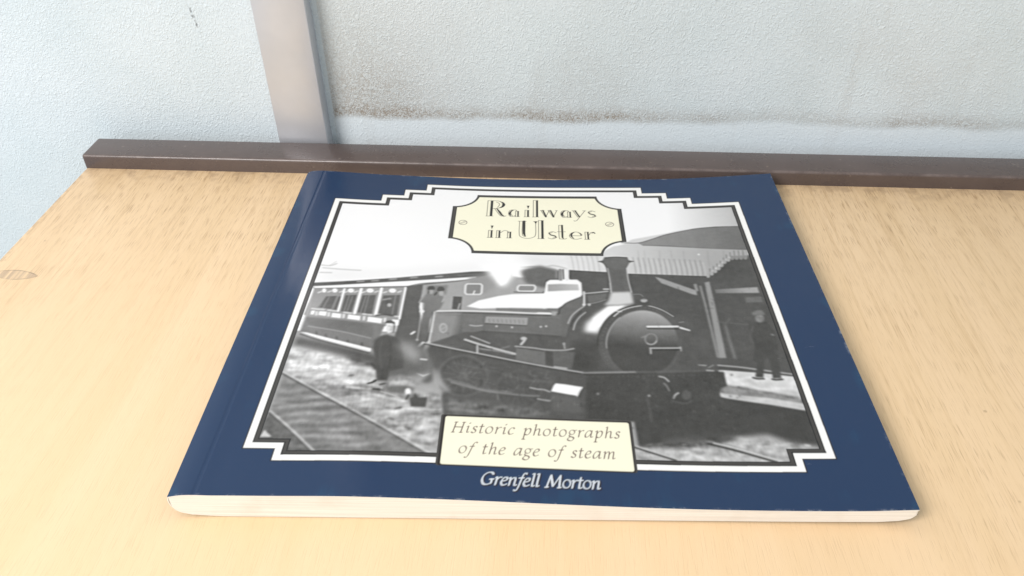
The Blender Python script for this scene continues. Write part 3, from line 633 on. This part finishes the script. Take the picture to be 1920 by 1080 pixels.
    disc(827.5, 550, 5, 4.8, 196, .2); poly([(819, 542), (823, 537), (830, 537), (834, 542), (832, 545), (820, 546)], 120, .15); stroke([(819, 548), (815, 553)], 108, 3, .15)
    stroke([(832, 560), (829, 566)], 196, 3.5, .15)
    disc(791, 583.5, 5, 3.2, 236, .1); stroke([(789, 591), (786, 615), (782, 638)], 196, 2.2, .1); disc(782, 637, 2.6, 2.2, 212, .1)
    stroke([(814, 585), (809, 615), (804, 641)], 220, 3.4, .1); stroke([(812, 585), (806.5, 615), (801, 640)], 106, 1.6, .1); disc(804, 641, 3.4, 2.4, 216, .1)
    stroke([(785, 649), (793, 642)], 238, 5.5, .12); stroke([(771, 626), (777, 622)], 234, 5, .12)
    # driver on the ground, blurred coat
    poly([(735, 634), (764, 634), (782, 640), (800, 655), (812, 685), (806, 698), (775, 703), (725, 706), (716, 690)], 140, 1.8)
    poly([(699, 652), (702, 639), (711, 631), (725, 627), (742, 632), (752, 642), (757, 668), (756, 690), (730, 696), (727, 713), (706, 714), (705, 694), (700, 690), (703, 670)], 124, .35)
    stroke([(716, 640), (712, 662), (715, 690)], 138, 2.5, .25, .8); stroke([(728, 632), (733, 650), (730, 690)], 112, 3, .4, .7); stroke([(717, 694), (717, 712)], 112, 2, .2)
    stroke([(712, 632), (704, 636), (698, 642)], 142, 2.5, .3)
    poly([(745, 640), (770, 645), (785, 660), (788, 668), (780, 682), (762, 670)], 196, 2.2, .95)
    poly([(724, 606), (730, 603.5), (738, 606), (737, 617), (734, 623), (727, 625), (724, 618)], 236, .12)
    poly([(722, 606), (725, 601.5), (733, 600.5), (740, 604), (741, 609), (735, 606)], 122, .15); poly([(738, 608), (742, 611), (740, 622), (736, 625)], 140, .25); stroke([(728, 611), (736, 613)], 190, 1.6, .15); stroke([(730, 619), (735, 618)], 196, 1.4, .15); disc(734, 617, 2.5, 5, 200, .3, .7)
    stroke([(690, 719), (698, 717), (704, 713.5)], 98, 3.4, .12, 1, 5); disc(712, 718.5, 3, 2.6, 196, .12); stroke([(712, 721), (722, 719)], 104, 3, .2)
    stroke([(789, 673), (800, 674)], 224, 4, .12); poly([(780, 699), (794, 703), (809, 698), (808, 701), (793, 706)], 216, .15)
    poly([(804, 660), (815, 690), (812, 712), (800, 722), (790, 715), (806, 700)], 140, .8)
    poly([(814, 690), (820, 694), (832, 716), (846, 733), (838, 733), (826, 726), (818, 722)], 205, 1.0, .85)
    poly([(770, 722), (800, 718), (836, 732), (828, 738), (790, 735), (760, 728)], 196, 1.0, .8)
    # bucket and pale bundle
    poly([(722, 726), (760, 722), (778, 728), (770, 738), (730, 736)], 150, .6)
    poly([(768, 746), (776, 744), (778, 736), (784, 745), (801, 745), (798, 763), (770, 762)], 122, .2)
    disc(765, 734, 6, 6.5, 244, .3); stroke([(762, 748), (766, 740)], 120, 4, .2)
    stroke([(714, 734), (732, 739), (748, 745)], 208, 2.6, .12); stroke([(700, 729.5), (711, 730)], 108, 3, .12)
    # film grain and print mottling
    global PH
    PH[:] = blur(PH, 1.0)
    PH[:] = np.clip(PH+.35*(PH-blur(PH, 7)), 86, 255)
    # slow changes of tone, as in an old plate
    mid = np.clip((250-PH)/110, 0, 1)
    PH[:] += mid*(2.2*soft_noise(24, 40)+2.0*soft_noise(7, 12))
    PH[:] = 255*(np.clip(PH, 0, 255)/255)**1.40
    PH[:] = blur(PH, 2.0)
    fine = rng.standard_normal((CH, CW)).astype(np.float32); fine = box1(box1(fine, 1, 0), 1, 1)
    PH[:] = np.clip(PH+mid*(5.0*fine+1.5*soft_noise(1, 2)), 0, 255)

# frame (mm)
UC = 123.6
FR = np.array([(19.9, 188.2), (43.3, 188.2), (43.3, 194.2), (54.4, 194.2), (54.4, 200.2), (65.4, 200.2), (65.4, 206.4),
               (178.4, 206.4), (178.4, 200.6), (190.9, 200.6), (190.9, 195.2), (202.8, 195.2), (202.8, 189.4), (226.4, 189.4),
               (227.3, 22.0), (215.6, 22.0), (215.6, 16.2), (31.2, 15.2), (31.2, 20.6), (19.9, 20.6)])
def inset(P, d):
    n = len(P); out = []
    for i in range(n):
        a, b, c = P[i-1], P[i], P[(i+1) % n]
        d1 = (b-a)/np.linalg.norm(b-a); d2 = (c-b)/np.linalg.norm(c-b)
        n1 = np.array([d1[1], -d1[0]]); n2 = np.array([d2[1], -d2[0]])     # clockwise outline: right side is inside
        k = (n1+n2); k /= (1+n1@n2); out.append(b+k*d)
    return np.array(out)

# sRGB ink colours as they read in daylight
INK = {'blue': (22, 73, 101), 'white': (254, 253, 250), 'black': (34, 33, 36), 'grey': (84, 82, 80), 'cream': (255, 251, 226)}
RGB = np.empty((CH, CW, 3), np.float32); RGB[:] = INK['blue']
def ink(mk, col, a=1.0):
    if mk is None: return
    m, x0, y0 = mk; m = (m*a)[..., None]
    v = RGB[y0:y0+m.shape[0], x0:x0+m.shape[1]]; v += (np.asarray(col, np.float32)-v)*m

# ---- lettering: italic drawn with a broad pen
def E_(cx, cy, rx, ry, n=20):
    t = np.linspace(0, 2*np.pi, n); return [(cx+rx*math.cos(q+2.2), cy+ry*math.sin(q+2.2)) for q in t]
GL = {
 'o': (.82, [E_(.39, .5, .35, .5)]),
 'i': (.46, [[(.03, .84), (.17, .99), (.2, .85), (.2, .2), (.27, .02), (.44, .14)], [(.18, 1.33), (.25, 1.38), (.3, 1.45), (.25, 1.44), (.2, 1.38)]]),
 'l': (.46, [[(.03, 1.5), (.18, 1.6), (.2, 1.4), (.2, .2), (.27, .02), (.44, .14)]]),
 't': (.54, [[(.2, 1.34), (.2, .2), (.29, .01), (.5, .14)], [(.0, .97), (.46, 1.0)]]),
 'h': (.92, [[(.03, 1.5), (.16, 1.6), (.18, 1.45), (.18, 0)], [(.18, .55), (.36, .88), (.55, .99), (.66, .8), (.66, .2), (.74, .02), (.9, .14)]]),
 'n': (.92, [[(.03, .86), (.16, .99), (.18, .85), (.18, 0)], [(.18, .55), (.36, .88), (.55, .99), (.66, .8), (.66, .2), (.74, .02), (.9, .14)]]),
 'm': (1.38, [[(.03, .86), (.16, .99), (.18, .85), (.18, 0)], [(.18, .55), (.36, .88), (.53, .99), (.62, .8), (.62, 0)], [(.62, .55), (.8, .88), (.98, .99), (1.08, .8), (1.08, .2), (1.16, .02), (1.33, .14)]]),
 'r': (.62, [[(.03, .86), (.16, .99), (.18, .85), (.18, 0)], [(.18, .55), (.34, .86), (.5, .99), (.62, .93)]]),
 'c': (.68, [[(.6, .84), (.46, .99), (.22, .9), (.06, .5), (.14, .12), (.34, .0), (.62, .18)]]),
 'e': (.7, [[(.08, .5), (.38, .56), (.58, .76), (.47, .98), (.25, .93), (.06, .5), (.14, .12), (.34, .0), (.64, .18)]]),
 'a': (.9, [[(.66, .88), (.46, .99), (.22, .86), (.05, .4), (.12, .05), (.3, .04), (.5, .3), (.66, .7)], [(.7, 1.0), (.66, .22), (.74, .02), (.9, .14)]]),
 'p': (.84, [[(.0, .84), (.15, .99), (.18, .85), (.18, -.62)], [(.18, .5), (.36, .88), (.56, .99), (.74, .78), (.7, .3), (.48, .02), (.18, .12)], [(.03, -.62), (.35, -.62)]]),
 'g': (.8, [E_(.36, .66, .28, .33), [(.58, .88), (.68, .98), (.8, .98)], [(.22, .36), (.12, .16), (.26, .04), (.56, -.06), (.68, -.28), (.46, -.56), (.12, -.5), (.04, -.28), (.26, -.02)]]),
 's': (.58, [[(.5, .84), (.34, .99), (.14, .84), (.2, .6), (.42, .42), (.46, .16), (.26, .0), (.02, .14)]]),
 'f': (.56, [[(.72, 1.48), (.6, 1.6), (.42, 1.45), (.32, .9), (.24, .2), (.14, -.4), (-.02, -.6), (-.16, -.5)], [(.06, .97), (.54, 1.0)]]),
 'H': (1.3, [[(.2, 1.5), (.2, 0)], [(1.05, 1.5), (1.05, 0)], [(.2, .78), (1.05, .78)], [(.05, 1.5), (.38, 1.5)], [(.05, 0), (.38, 0)], [(.9, 1.5), (1.22, 1.5)], [(.9, 0), (1.22, 0)]]),
 'G': (1.3, [[(1.05, 1.28), (.82, 1.52), (.45, 1.46), (.14, 1.1), (.08, .6), (.28, .12), (.62, .0), (1.02, .2)], [(1.02, .68), (1.02, .16)], [(.8, .68), (1.18, .68)]]),
 'M': (1.6, [[(.12, 0), (.3, 1.5)], [(.3, 1.5), (.72, .12)], [(.72, .12), (1.22, 1.5)], [(1.22, 1.5), (1.34, 0)], [(-.02, 0), (.28, 0)], [(1.18, 0), (1.5, 0)]]),
 ' ': (.6, [])}
def nib_text(txt, u0, u1, v0, xh, nib, hair, slant=0.2, ang=38, track=None):
    """ink mask of a line of text that runs from u0 to u1 on baseline v0"""
    M = np.zeros((CH, CW), np.float32)
    adv = [GL[c][0]*xh for c in txt]; gap = ((u1-u0)-sum(adv))/(len(txt)-1)
    nx, ny = math.cos(math.radians(ang))*nib/2, math.sin(math.radians(ang))*nib/2
    u = u0
    for c, ad in zip(txt, adv):
        for st in GL[c][1]:
            P = np.array(st, float)*xh; P[:, 0] += P[:, 1]*slant; P += [u, v0]
            P = catmull(P, 6) if len(P) > 2 else P
            r = line_mask(P, hair)
            if r: m, x0, y0 = r; vv = M[y0:y0+m.shape[0], x0:x0+m.shape[1]]; np.maximum(vv, m, out=vv)
            for a, b in zip(P[:-1], P[1:]):
                r = fill_mask([(a[0]-nx, a[1]-ny), (a[0]+nx, a[1]+ny), (b[0]+nx, b[1]+ny), (b[0]-nx, b[1]-ny)])
                if r: m, x0, y0 = r; vv = M[y0:y0+m.shape[0], x0:x0+m.shape[1]]; np.maximum(vv, m, out=vv)
        u += ad+gap
    return M
def full(M, col, a=1.0): ink((M, 0, 0), col, a)

# ---- title: thin left line beside a heavy stem
def title_line(letters, v0, CAP, XH):
    K = INK['black']; HR = .3
    def hair(p, u, w_=HR, n=8): 
        P = np.array(p, float)+[u, v0]; P = catmull(P, n) if len(P) > 2 else P; ink(line_mask(P, w_), (56, 50, 50), .9)
    def bold(p, u, ws):
        P = np.array(p, float)+[u, v0]
        if len(P) > 2: P = catmull(P, 8)
        ink(line_mask(P, np.interp(np.linspace(0, 1, len(P)), np.linspace(0, 1, len(ws)), ws)), K)
    def stem(u, x, y0, y1, w_=1.15, gap=1.75):
        hair([(x, y0), (x, y1)], u); hair([(x, y1), (x+gap+w_/2, y1)], u); hair([(x-.5, y0), (x+gap+w_/2+.3, y0)], u)
        ink(fill_mask(np.array([(x+gap-w_/2, y0), (x+gap+w_/2, y0), (x+gap+w_/2, y1), (x+gap-w_/2, y1)])+[u, v0]), K)
    for ch, u, wd in letters:
        if ch == 'R':
            stem(u, .9, 0, CAP, 1.3, 2.1)
            hair([(3.4, CAP), (6.2, CAP-.2), (8.2, CAP-1.6), (8.9, CAP-4), (8, CAP-6.3), (5.6, CAP-7.6), (3.6, CAP-7.8)], u)
            bold([(6.9, CAP-.5), (8.6, CAP-2), (9.1, CAP-4), (8.3, CAP-6.1), (6.6, CAP-7.3)], u, [.3, 1.1, 1.6, 1.1, .3])
            hair([(5.2, CAP-1.2), (6.6, CAP-2.5), (6.9, CAP-4.2), (6, CAP-6.6)], u)
            bold([(5.6, CAP-7.6), (7.2, 4.2), (8.4, 1.4), (9.6, .25)], u, [.5, 1.2, 1.1, .4]); hair([(4.6, CAP-7.8), (6.4, 3.2), (7.8, .6), (9.4, 0), (10.6, .5)], u)
        elif ch == 'a':
            hair([(.4*wd, XH), (.18*wd, XH*.9), (.08*wd, XH*.45), (.2*wd, .3), (.42*wd, .1), (.62*wd, 1.2)], u); hair([(.45*wd, XH*.98), (.3*wd, XH*.75), (.26*wd, XH*.4), (.4*wd, .5)], u)
            bold([(.5*wd, XH), (.3*wd, XH*.85), (.17*wd, XH*.45), (.27*wd, .5)], u, [.25, .6, .95, .3])
            hair([(.3*wd, XH), (.62*wd, XH), (.72*wd, XH*.8)], u); stem(u, .62*wd, 0, XH*.82, .8, 1.25)
        elif ch == 'i':
            stem(u, .25, 0, XH, .95, 1.5); ink(fill_mask(np.array([(1.1, XH+4.4), (2.5, XH+4.4), (1.75, XH+1.2)])+[u, v0]), K)
        elif ch == 'l': stem(u, .2, 0, CAP+1, 1.15, 1.9)
        elif ch == 'w':
            for k in (0, .46):
                hair([(k*wd, XH), ((k+.26)*wd, 0)], u); bold([((k+.12)*wd, XH), ((k+.31)*wd, .3)], u, [.8, .8]); hair([((k+.28)*wd, 0), ((k+.5)*wd, XH)], u)
            hair([(-.04*wd, XH), (.2*wd, XH)], u); hair([(.42*wd, XH), (.62*wd, XH)], u); hair([(.88*wd, XH), (1.0*wd, XH)], u)
        elif ch == 'y':
            hair([(.02*wd, XH), (.4*wd, .2)], u); bold([(.2*wd, XH), (.52*wd, .6)], u, [.8, .8]); hair([(1.0*wd, XH), (.5*wd, 0), (.3*wd, -2.6), (.12*wd, -3.4), (.05*wd, -2.9)], u)
            hair([(-.05*wd, XH), (.3*wd, XH)], u); hair([(.82*wd, XH), (1.08*wd, XH)], u)
        elif ch == 's':
            sp = [(.9*wd, XH*.86), (.5*wd, XH), (.15*wd, XH*.8), (.3*wd, XH*.56), (.7*wd, XH*.42), (.88*wd, XH*.2), (.5*wd, 0), (.08*wd, XH*.12)]
            hair(sp, u); bold(np.array(sp)[2:6]+[.25, -.1], u, [.35, .8, .9, .35]); hair(np.array(sp)[1:7]*[.85, .8]+[.5, .7], u)
        elif ch == 'n':
            stem(u, .25, 0, XH, .85, 1.35); hair([(2.2, XH*.7), (.5*wd, XH), (.72*wd, XH*.95), (.8*wd, XH*.7)], u); stem(u, .74*wd, 0, XH*.84, .85, 1.3)
        elif ch == 'U':
            hair([(.3, CAP), (.3, 4), (1.2, 1.2), (4, 0), (7, 1), (8.3, 4), (8.3, CAP)], u); hair([(1.8, CAP), (1.8, 4), (2.8, 1.6)], u)
            bold([(2.6, CAP), (2.6, 8), (2.7, 4.2), (3.3, 1.7)], u, [1.3, 1.3, 1.2, .5]); hair([(-.4, CAP), (3.6, CAP)], u); hair([(7.2, CAP), (9.3, CAP)], u)
            ink(fill_mask(np.array([(7.5, CAP), (9.1, CAP), (8.4, CAP-2.4)])+[u, v0]), K)
        elif ch == 't':
            hair([(.5, XH*1.9), (.5, 1.4), (1.3, .1), (3.4, .1), (4, .6)], u); bold([(2.1, XH*1.9), (2.1, 5), (2.1, 1.5), (2.6, .3)], u, [1.0, 1.0, .9, .3]); hair([(.5, XH*1.9), (2.5, XH*1.9)], u); hair([(-.3, XH), (3.6, XH)], u)
        elif ch == 'e':
            hair([(.12*wd, XH*.5), (.9*wd, XH*.5), (.84*wd, XH*.82), (.52*wd, XH), (.2*wd, XH*.82), (.06*wd, XH*.45), (.22*wd, XH*.1), (.55*wd, 0), (.92*wd, XH*.16)], u)
            bold([(.42*wd, XH*.96), (.24*wd, XH*.75), (.2*wd, XH*.42), (.36*wd, .5)], u, [.3, .8, .9, .3]); bold([(.7*wd, XH*.94), (.86*wd, XH*.75), (.88*wd, XH*.54)], u, [.3, .7, .3])
        elif ch == 'r':
            stem(u, .25, 0, XH, .85, 1.4); hair([(2.2, XH*.6), (.6*wd, XH*.95), (.95*wd, XH*.9)], u); bold([(.66*wd, XH*.84), (.82*wd, XH*.95), (.96*wd, XH*.82)], u, [.3, .9, .5])

def draw_cover():
    draw_photograph()
    # faint scuffing of the blue laminate edges
    sc_ = soft_noise(6, 10); RGB[:] += np.clip(sc_-1.2, 0, 2)[..., None]*3
    ink(fill_mask(inset(FR, -.45)), (36, 34, 44)); ink(fill_mask(FR), INK['white'])
    ink(fill_mask(inset(FR, 2.5)), INK['black']); ink(fill_mask(inset(FR, 3.0)), INK['grey']); ink(fill_mask(inset(FR, 4.1)), INK['black'])
    pm = fill_mask(inset(FR, 4.5)); m, x0, y0 = pm
    v = RGB[y0:y0+m.shape[0], x0:x0+m.shape[1]]; g = PH[y0:y0+m.shape[0], x0:x0+m.shape[1]]
    tint = np.stack([g, g-.8, g-2.5*(1-g/255)-.8], -1); v += (tint-v)*m[..., None]
    # title plate
    t = np.radians(np.linspace(0, 90, 14))
    def plate(d):
        r = 12.0+d*.55; x0, x1, y0, y1 = 80.4+d, 166.5-d, 143.6+d, 197.6-d; P = []
        for cx, cy, a0 in ((80.4, 197.6, -90), (166.5, 197.6, 180), (166.5, 143.6, 90), (80.4, 143.6, 0)):
            for q in np.linspace(a0, a0+90, 14)[::1]:
                c_, s_ = math.cos(math.radians(q)), math.sin(math.radians(q)); P.append((min(max(cx+r*c_, x0), x1), min(max(cy+r*s_, y0), y1)))
        return np.array(P)
    ink(fill_mask(plate(0)), INK['black']); ink(fill_mask(plate(.55)), INK['grey']); ink(fill_mask(plate(1.7)), INK['black']); ink(fill_mask(plate(2.2)), INK['cream'])
    for q in ((868, 417.3), (1143, 420.7)):
        c0 = px2uv([q])[0]; ink(line_mask(ell(c0[0], c0[1], 2.0, 2.0, 0, 360, 30), .32), (110, 100, 96))
        for o_ in (-.28, .28): ink(line_mask([(c0[0]-1.3+o_, c0[1]-1.1-o_), (c0[0]+1.3+o_, c0[1]+1.1-o_)], .25), (120, 110, 105))
    k = .0529; b = lambda X: 97.1+(X-450)*k
    title_line([('R', b(452), 10), ('a', b(665), 6.6), ('i', b(828), 2.8), ('l', b(908), 3), ('w', b(985), 8.4), ('a', b(1165), 6.4), ('y', b(1290), 6.2), ('s', b(1425), 4.7)], 177.0, 15.2, 6.4)
    k2 = .0511; b2 = lambda X: 99.4+(X-475)*k2
    title_line([('i', b2(475), 2.8), ('n', b2(553), 7.6), ('U', b2(768), 9), ('l', b2(955), 3), ('s', b2(1042), 4.8), ('t', b2(1145), 4), ('e', b2(1245), 6.8), ('r', b2(1398), 5.3)], 157.4, 15.4, 6.4)
    # caption box
    def rrect(x0, y0, x1, y1, r=.8):
        P = []
        for cx, cy, a0 in ((x1-r, y1-r, 0), (x0+r, y1-r, 90), (x0+r, y0+r, 180), (x1-r, y0+r, 270)): P += [tuple(p) for p in ell(cx, cy, r, r, a0, a0+90, 6)]
        return P
    ink(fill_mask(rrect(87.9, 14.4, 157.6, 38.7)), INK['grey'])
    ink(fill_mask(rrect(88.6, 14.4, 157.0, 38.5)), (60, 52, 52)); ink(fill_mask(rrect(89.5, 15.0, 156.5, 37.8)), INK['cream'])
    M = nib_text('Historic photographs', 92.0, 152.6, 30.0, 3.35, .62, .2); full(M, (96, 76, 74), .95)
    M = nib_text('of the age of steam', 95.2, 150.4, 20.3, 3.35, .62, .2); full(M, (96, 76, 74), .95)
    # author
    M = nib_text('Grenfell Morton', 103.6, 144.2, 6.9, 3.5, 1.05, .42, .2)
    sh = np.roll(np.roll(M, int(.35*S), 1), -int(.3*S), 0); full(np.clip(blur(sh, 2)*2.2, 0, 1), (26, 30, 44), .9); full(M, (222, 226, 232))
draw_cover()

# ------------------------------------------------------------------ book: meshes
book = tag(empty('paperback_book', (BX, BY, 0)), 'landscape paperback with blue bordered cover showing an old steam locomotive', 'book')
book.rotation_euler = (0, 0, BTH)
def lin(c):
    c = np.clip(c/255, 0, 1); return np.where(c <= .04045, c/12.92, ((c+.055)/1.055)**2.4)
def ink_albedo(rgb):
    return np.clip((lin(rgb)-VEIL)*GAIN, 0.012, 0.83)
VEIL, GAIN = 0.026, 0.80
NU, NV = 1180, 660
gu = np.linspace(0, BW, NU+1); gv = np.linspace(0, BH, NV+1)
U, V = np.meshgrid(gu, gv)
Zt = ztop(U, V)+.25*np.sin(U/31+1)*np.sin(V/44)*np.clip(V/60, 0, 1)*np.clip((BH-V)/60, 0, 1)
def sample(A, u, v):
    X = np.clip(u*S-.5, 0, CW-1.001); Y = np.clip(v*S-.5, 0, CH-1.001); i = X.astype(int); j = Y.astype(int); a = (X-i)[..., None]; b = (Y-j)[..., None]
    return (A[j, i]*(1-a)+A[j, i+1]*a)*(1-b)+(A[j+1, i]*(1-a)+A[j+1, i+1]*a)*b
# light prefilter to the grid pitch
ALB = ink_albedo(RGB).astype(np.float32)
for k in range(3): ALB[..., k] = box1(box1(ALB[..., k], 1, 1), 1, 0)
colr = sample(ALB, U, V).reshape(-1, 3)
rr_ = 3.0; Vr = V-np.where(U < rr_, rr_-np.sqrt(np.clip(rr_**2-(rr_-U)**2, 0, None)), 0)*(V/BH)**30
co = np.stack([U, Vr, Zt], -1).reshape(-1, 3)/1000
idx = np.arange((NU+1)*(NV+1)).reshape(NV+1, NU+1)
quads = np.stack([idx[:-1, :-1], idx[:-1, 1:], idx[1:, 1:], idx[1:, :-1]], -1).reshape(-1, 4)
loop = np.concatenate([idx[0, :-1], idx[:-1, -1], idx[-1, :0:-1], idx[:0:-1, 0]])
base = len(co); nl = len(loop)
top2 = co[loop]; low = top2.copy(); low[:, 2] -= .00034
white = np.tile([[.80, .79, .75]], (nl, 1))
sp_ = np.abs(top2[:, 0]) < 1e-9; white[sp_] = ink_albedo(np.array([INK['blue']], float))
co = np.vstack([co, top2, low]); colr = np.vstack([colr, white, white])
a_ = base+np.arange(nl); b_ = base+(np.arange(nl)+1) % nl
quads = np.vstack([quads, np.stack([a_, a_+nl, b_+nl, b_], -1)])
def fast_mesh(name, co, quads, mat, parent, col=None, smooth=True):
    me = bpy.data.meshes.new(name); me.vertices.add(len(co)); me.vertices.foreach_set('co', co.astype(np.float32).ravel())
    me.loops.add(quads.size); me.loops.foreach_set('vertex_index', quads.astype(np.int32).ravel())
    me.polygons.add(len(quads)); me.polygons.foreach_set('loop_start', np.arange(0, quads.size, 4, dtype=np.int32))
    me.polygons.foreach_set('use_smooth', np.full(len(quads), smooth)); me.update(calc_edges=True); me.validate()
    if col is not None:
        at = me.color_attributes.new('print', 'FLOAT_COLOR', 'POINT')
        at.data.foreach_set('color', np.hstack([col, np.ones((len(col), 1))]).astype(np.float32).ravel())
    me.materials.append(mat); o = bpy.data.objects.new(name, me); C.objects.link(o); o.parent = parent
    return o
def cover_material():
    s = NT_('laminated_print'); at = s.n('ShaderNodeAttribute'); at.attribute_name = 'print'
    tc = s.n('ShaderNodeTexCoord').outputs['Object']
    x, y, z = sep(s, tc)
    sm = s.noise(tc, 30, 4, 0.6)
    # rubbed corners and edges of the laminate
    e = s.math('MINIMUM', s.math('MINIMUM', y, s.math('SUBTRACT', BH/1000, y)), s.math('SUBTRACT', BW/1000, x))
    wear = s.math('MULTIPLY', s.mapr(e, 0.0, 0.0012, 1, 0), s.mapr(s.noise(tc, 200, 4, 0.7), 0.5, 0.75, 0, 0.35))
    scr = s.math('MULTIPLY', s.mapr(s.noise(tc, 1, 3, 0.6, 0, (140, 420, 1), (0, 0, 3)), 0.70, 0.80, 0, 0.15), s.mapr(sm, 0.45, 0.6, 0, 1))
    col = s.mix(s.math('ADD', wear, scr, True), at.outputs['Color'], (0.62, 0.64, 0.66))
    # spine crease
    cr = s.mapr(s.math('ABSOLUTE', s.math('SUBTRACT', x, s.math('ADD', 0.0085, s.math('MULTIPLY', s.noise(tc, 20, 2), 0.001)))), 0.0002, 0.0011, 1, 0)
    hgt = s.math('ADD', s.math('MULTIPLY', cr, -0.35), s.math('MULTIPLY', s.noise(tc, 24, 3, 0.5), 0.5))
    nrm = s.bump(hgt, 0.35, 0.0009)
    return s.out(col, s.mapr(sm, 0.3, 0.7, 0.14, 0.22), nrm, spec=0.34)
fast_mesh('front_cover', co, quads, cover_material(), book, colr)

def prof(v, n=90, lo=0.0, hi=BW):
    u = np.concatenate([np.linspace(lo, 12, 25), np.linspace(12, 236, n), np.linspace(236, hi, 22)[1:]])
    u = np.unique(u); return u
def page_material():
    s = NT_('page_edges'); tc = s.n('ShaderNodeTexCoord').outputs['Object']
    lay = s.noise(tc, 1, 3, 0.7, 0, (14, 14, 3600)); mot = s.noise(tc, 60, 3, 0.6)
    col = s.mix(s.mapr(lay, 0.35, 0.7, 0, 1), (0.88, 0.85, 0.785), (0.70, 0.655, 0.585))
    col = s.mix(s.math('MULTIPLY', s.mapr(mot, 0.5, 0.75, 0, 1), 0.3), col, (0.66, 0.59, 0.50))
    return s.out(col, 0.8, s.bump(lay, 0.5, 0.00015), spec=0.2)
def slab(name, fa, fb, lo, hi, v0, v1, mat, nv=24, side_mat=None):
    """closed slab between the surfaces fa (below) and fb (above), millimetres"""
    u = prof(0); u = u[(u >= lo) & (u <= hi)]; u = np.unique(np.concatenate([[lo], u, [hi]])); v = np.linspace(v0, v1, nv+1)
    Ug, Vg = np.meshgrid(u, v); A = np.stack([Ug, Vg, fa(Ug, Vg)], -1).reshape(-1, 3); B = np.stack([Ug, Vg, fb(Ug, Vg)], -1).reshape(-1, 3)
    nu = len(u); id_ = np.arange(nu*(nv+1)).reshape(nv+1, nu); N = len(A)
    q = np.stack([id_[:-1, :-1], id_[:-1, 1:], id_[1:, 1:], id_[1:, :-1]], -1).reshape(-1, 4)
    lp = np.concatenate([id_[0, :-1], id_[:-1, -1], id_[-1, :0:-1], id_[:0:-1, 0]]); ln = np.roll(lp, -1)
    # side walls with their own vertices keep the arris crisp
    sa, sb = A[lp], B[lp]; k = np.arange(len(lp)); kn = np.roll(k, -1); o_ = 2*N
    side = np.stack([o_+k, o_+kn, o_+len(lp)+kn, o_+len(lp)+k], -1)
    o = fast_mesh(name, np.vstack([A, B, sa, sb])/1000, np.vstack([q[:, ::-1], q+N, side]), mat, book)
    if side_mat:
        o.data.materials.append(side_mat); o.data.polygons.foreach_set('material_index', np.concatenate([np.zeros(2*len(q), np.int32), np.ones(len(side), np.int32)]))
    return o
paper = page_material()
pages = slab('page_block', lambda u, v: zbot(u, v)+.32, lambda u, v: np.maximum(ztop(u, v)-.36, zbot(u, v)+.36), .3, BW-.2, .12, BH-.3, paper)
def card_material():
    s = NT_('blue_card'); tc = s.n('ShaderNodeTexCoord').outputs['Object']; n_ = s.noise(tc, 40, 4, 0.6)
    b = tuple(float(q) for q in ink_albedo(np.array(INK['blue'], float)))
    col = s.mix(s.mapr(n_, 0.5, 0.8, 0, .4), b, (0.2, 0.25, 0.32)); return s.out(col, 0.25, None)
card = card_material()
slab('back_cover', lambda u, v: zbot(u, v), lambda u, v: zbot(u, v)+.3, 0.0, BW, 0.2, BH-.2, card, 24, paper)
# spine strip joining the two covers
vv = np.linspace(.15, BH-3.2, 40); tt = np.linspace(0, 1, 9); pts = []
for th_ in (0.0, .34):
    for v in vv:
        za, zb_ = ztop(np.array(0.), v)-.0, zbot(0., v)
        for t_ in tt: pts.append((-.02-.45*math.sin(math.pi*t_)+th_, v, float(za+(zb_-za)*t_)-.01))
pts = np.array(pts)/1000; n9 = 9; N = len(vv)*n9
ids = np.arange(N).reshape(len(vv), n9); q = np.stack([ids[:-1, :-1], ids[1:, :-1], ids[1:, 1:], ids[:-1, 1:]], -1).reshape(-1, 4)
ends = []
for r_ in (0, len(vv)-1):
    for c_ in range(n9-1): ends.append((ids[r_, c_], ids[r_, c_+1], ids[r_, c_+1]+N, ids[r_, c_]+N))
sp_o = fast_mesh('spine', pts, np.vstack([q, q[:, ::-1]+N, np.array(ends)]), card, book)
sp_o.data.materials.append(paper); sp_o.data.polygons.foreach_set('material_index', np.concatenate([np.zeros(len(q), np.int32), np.ones(len(q)+len(ends), np.int32)]))
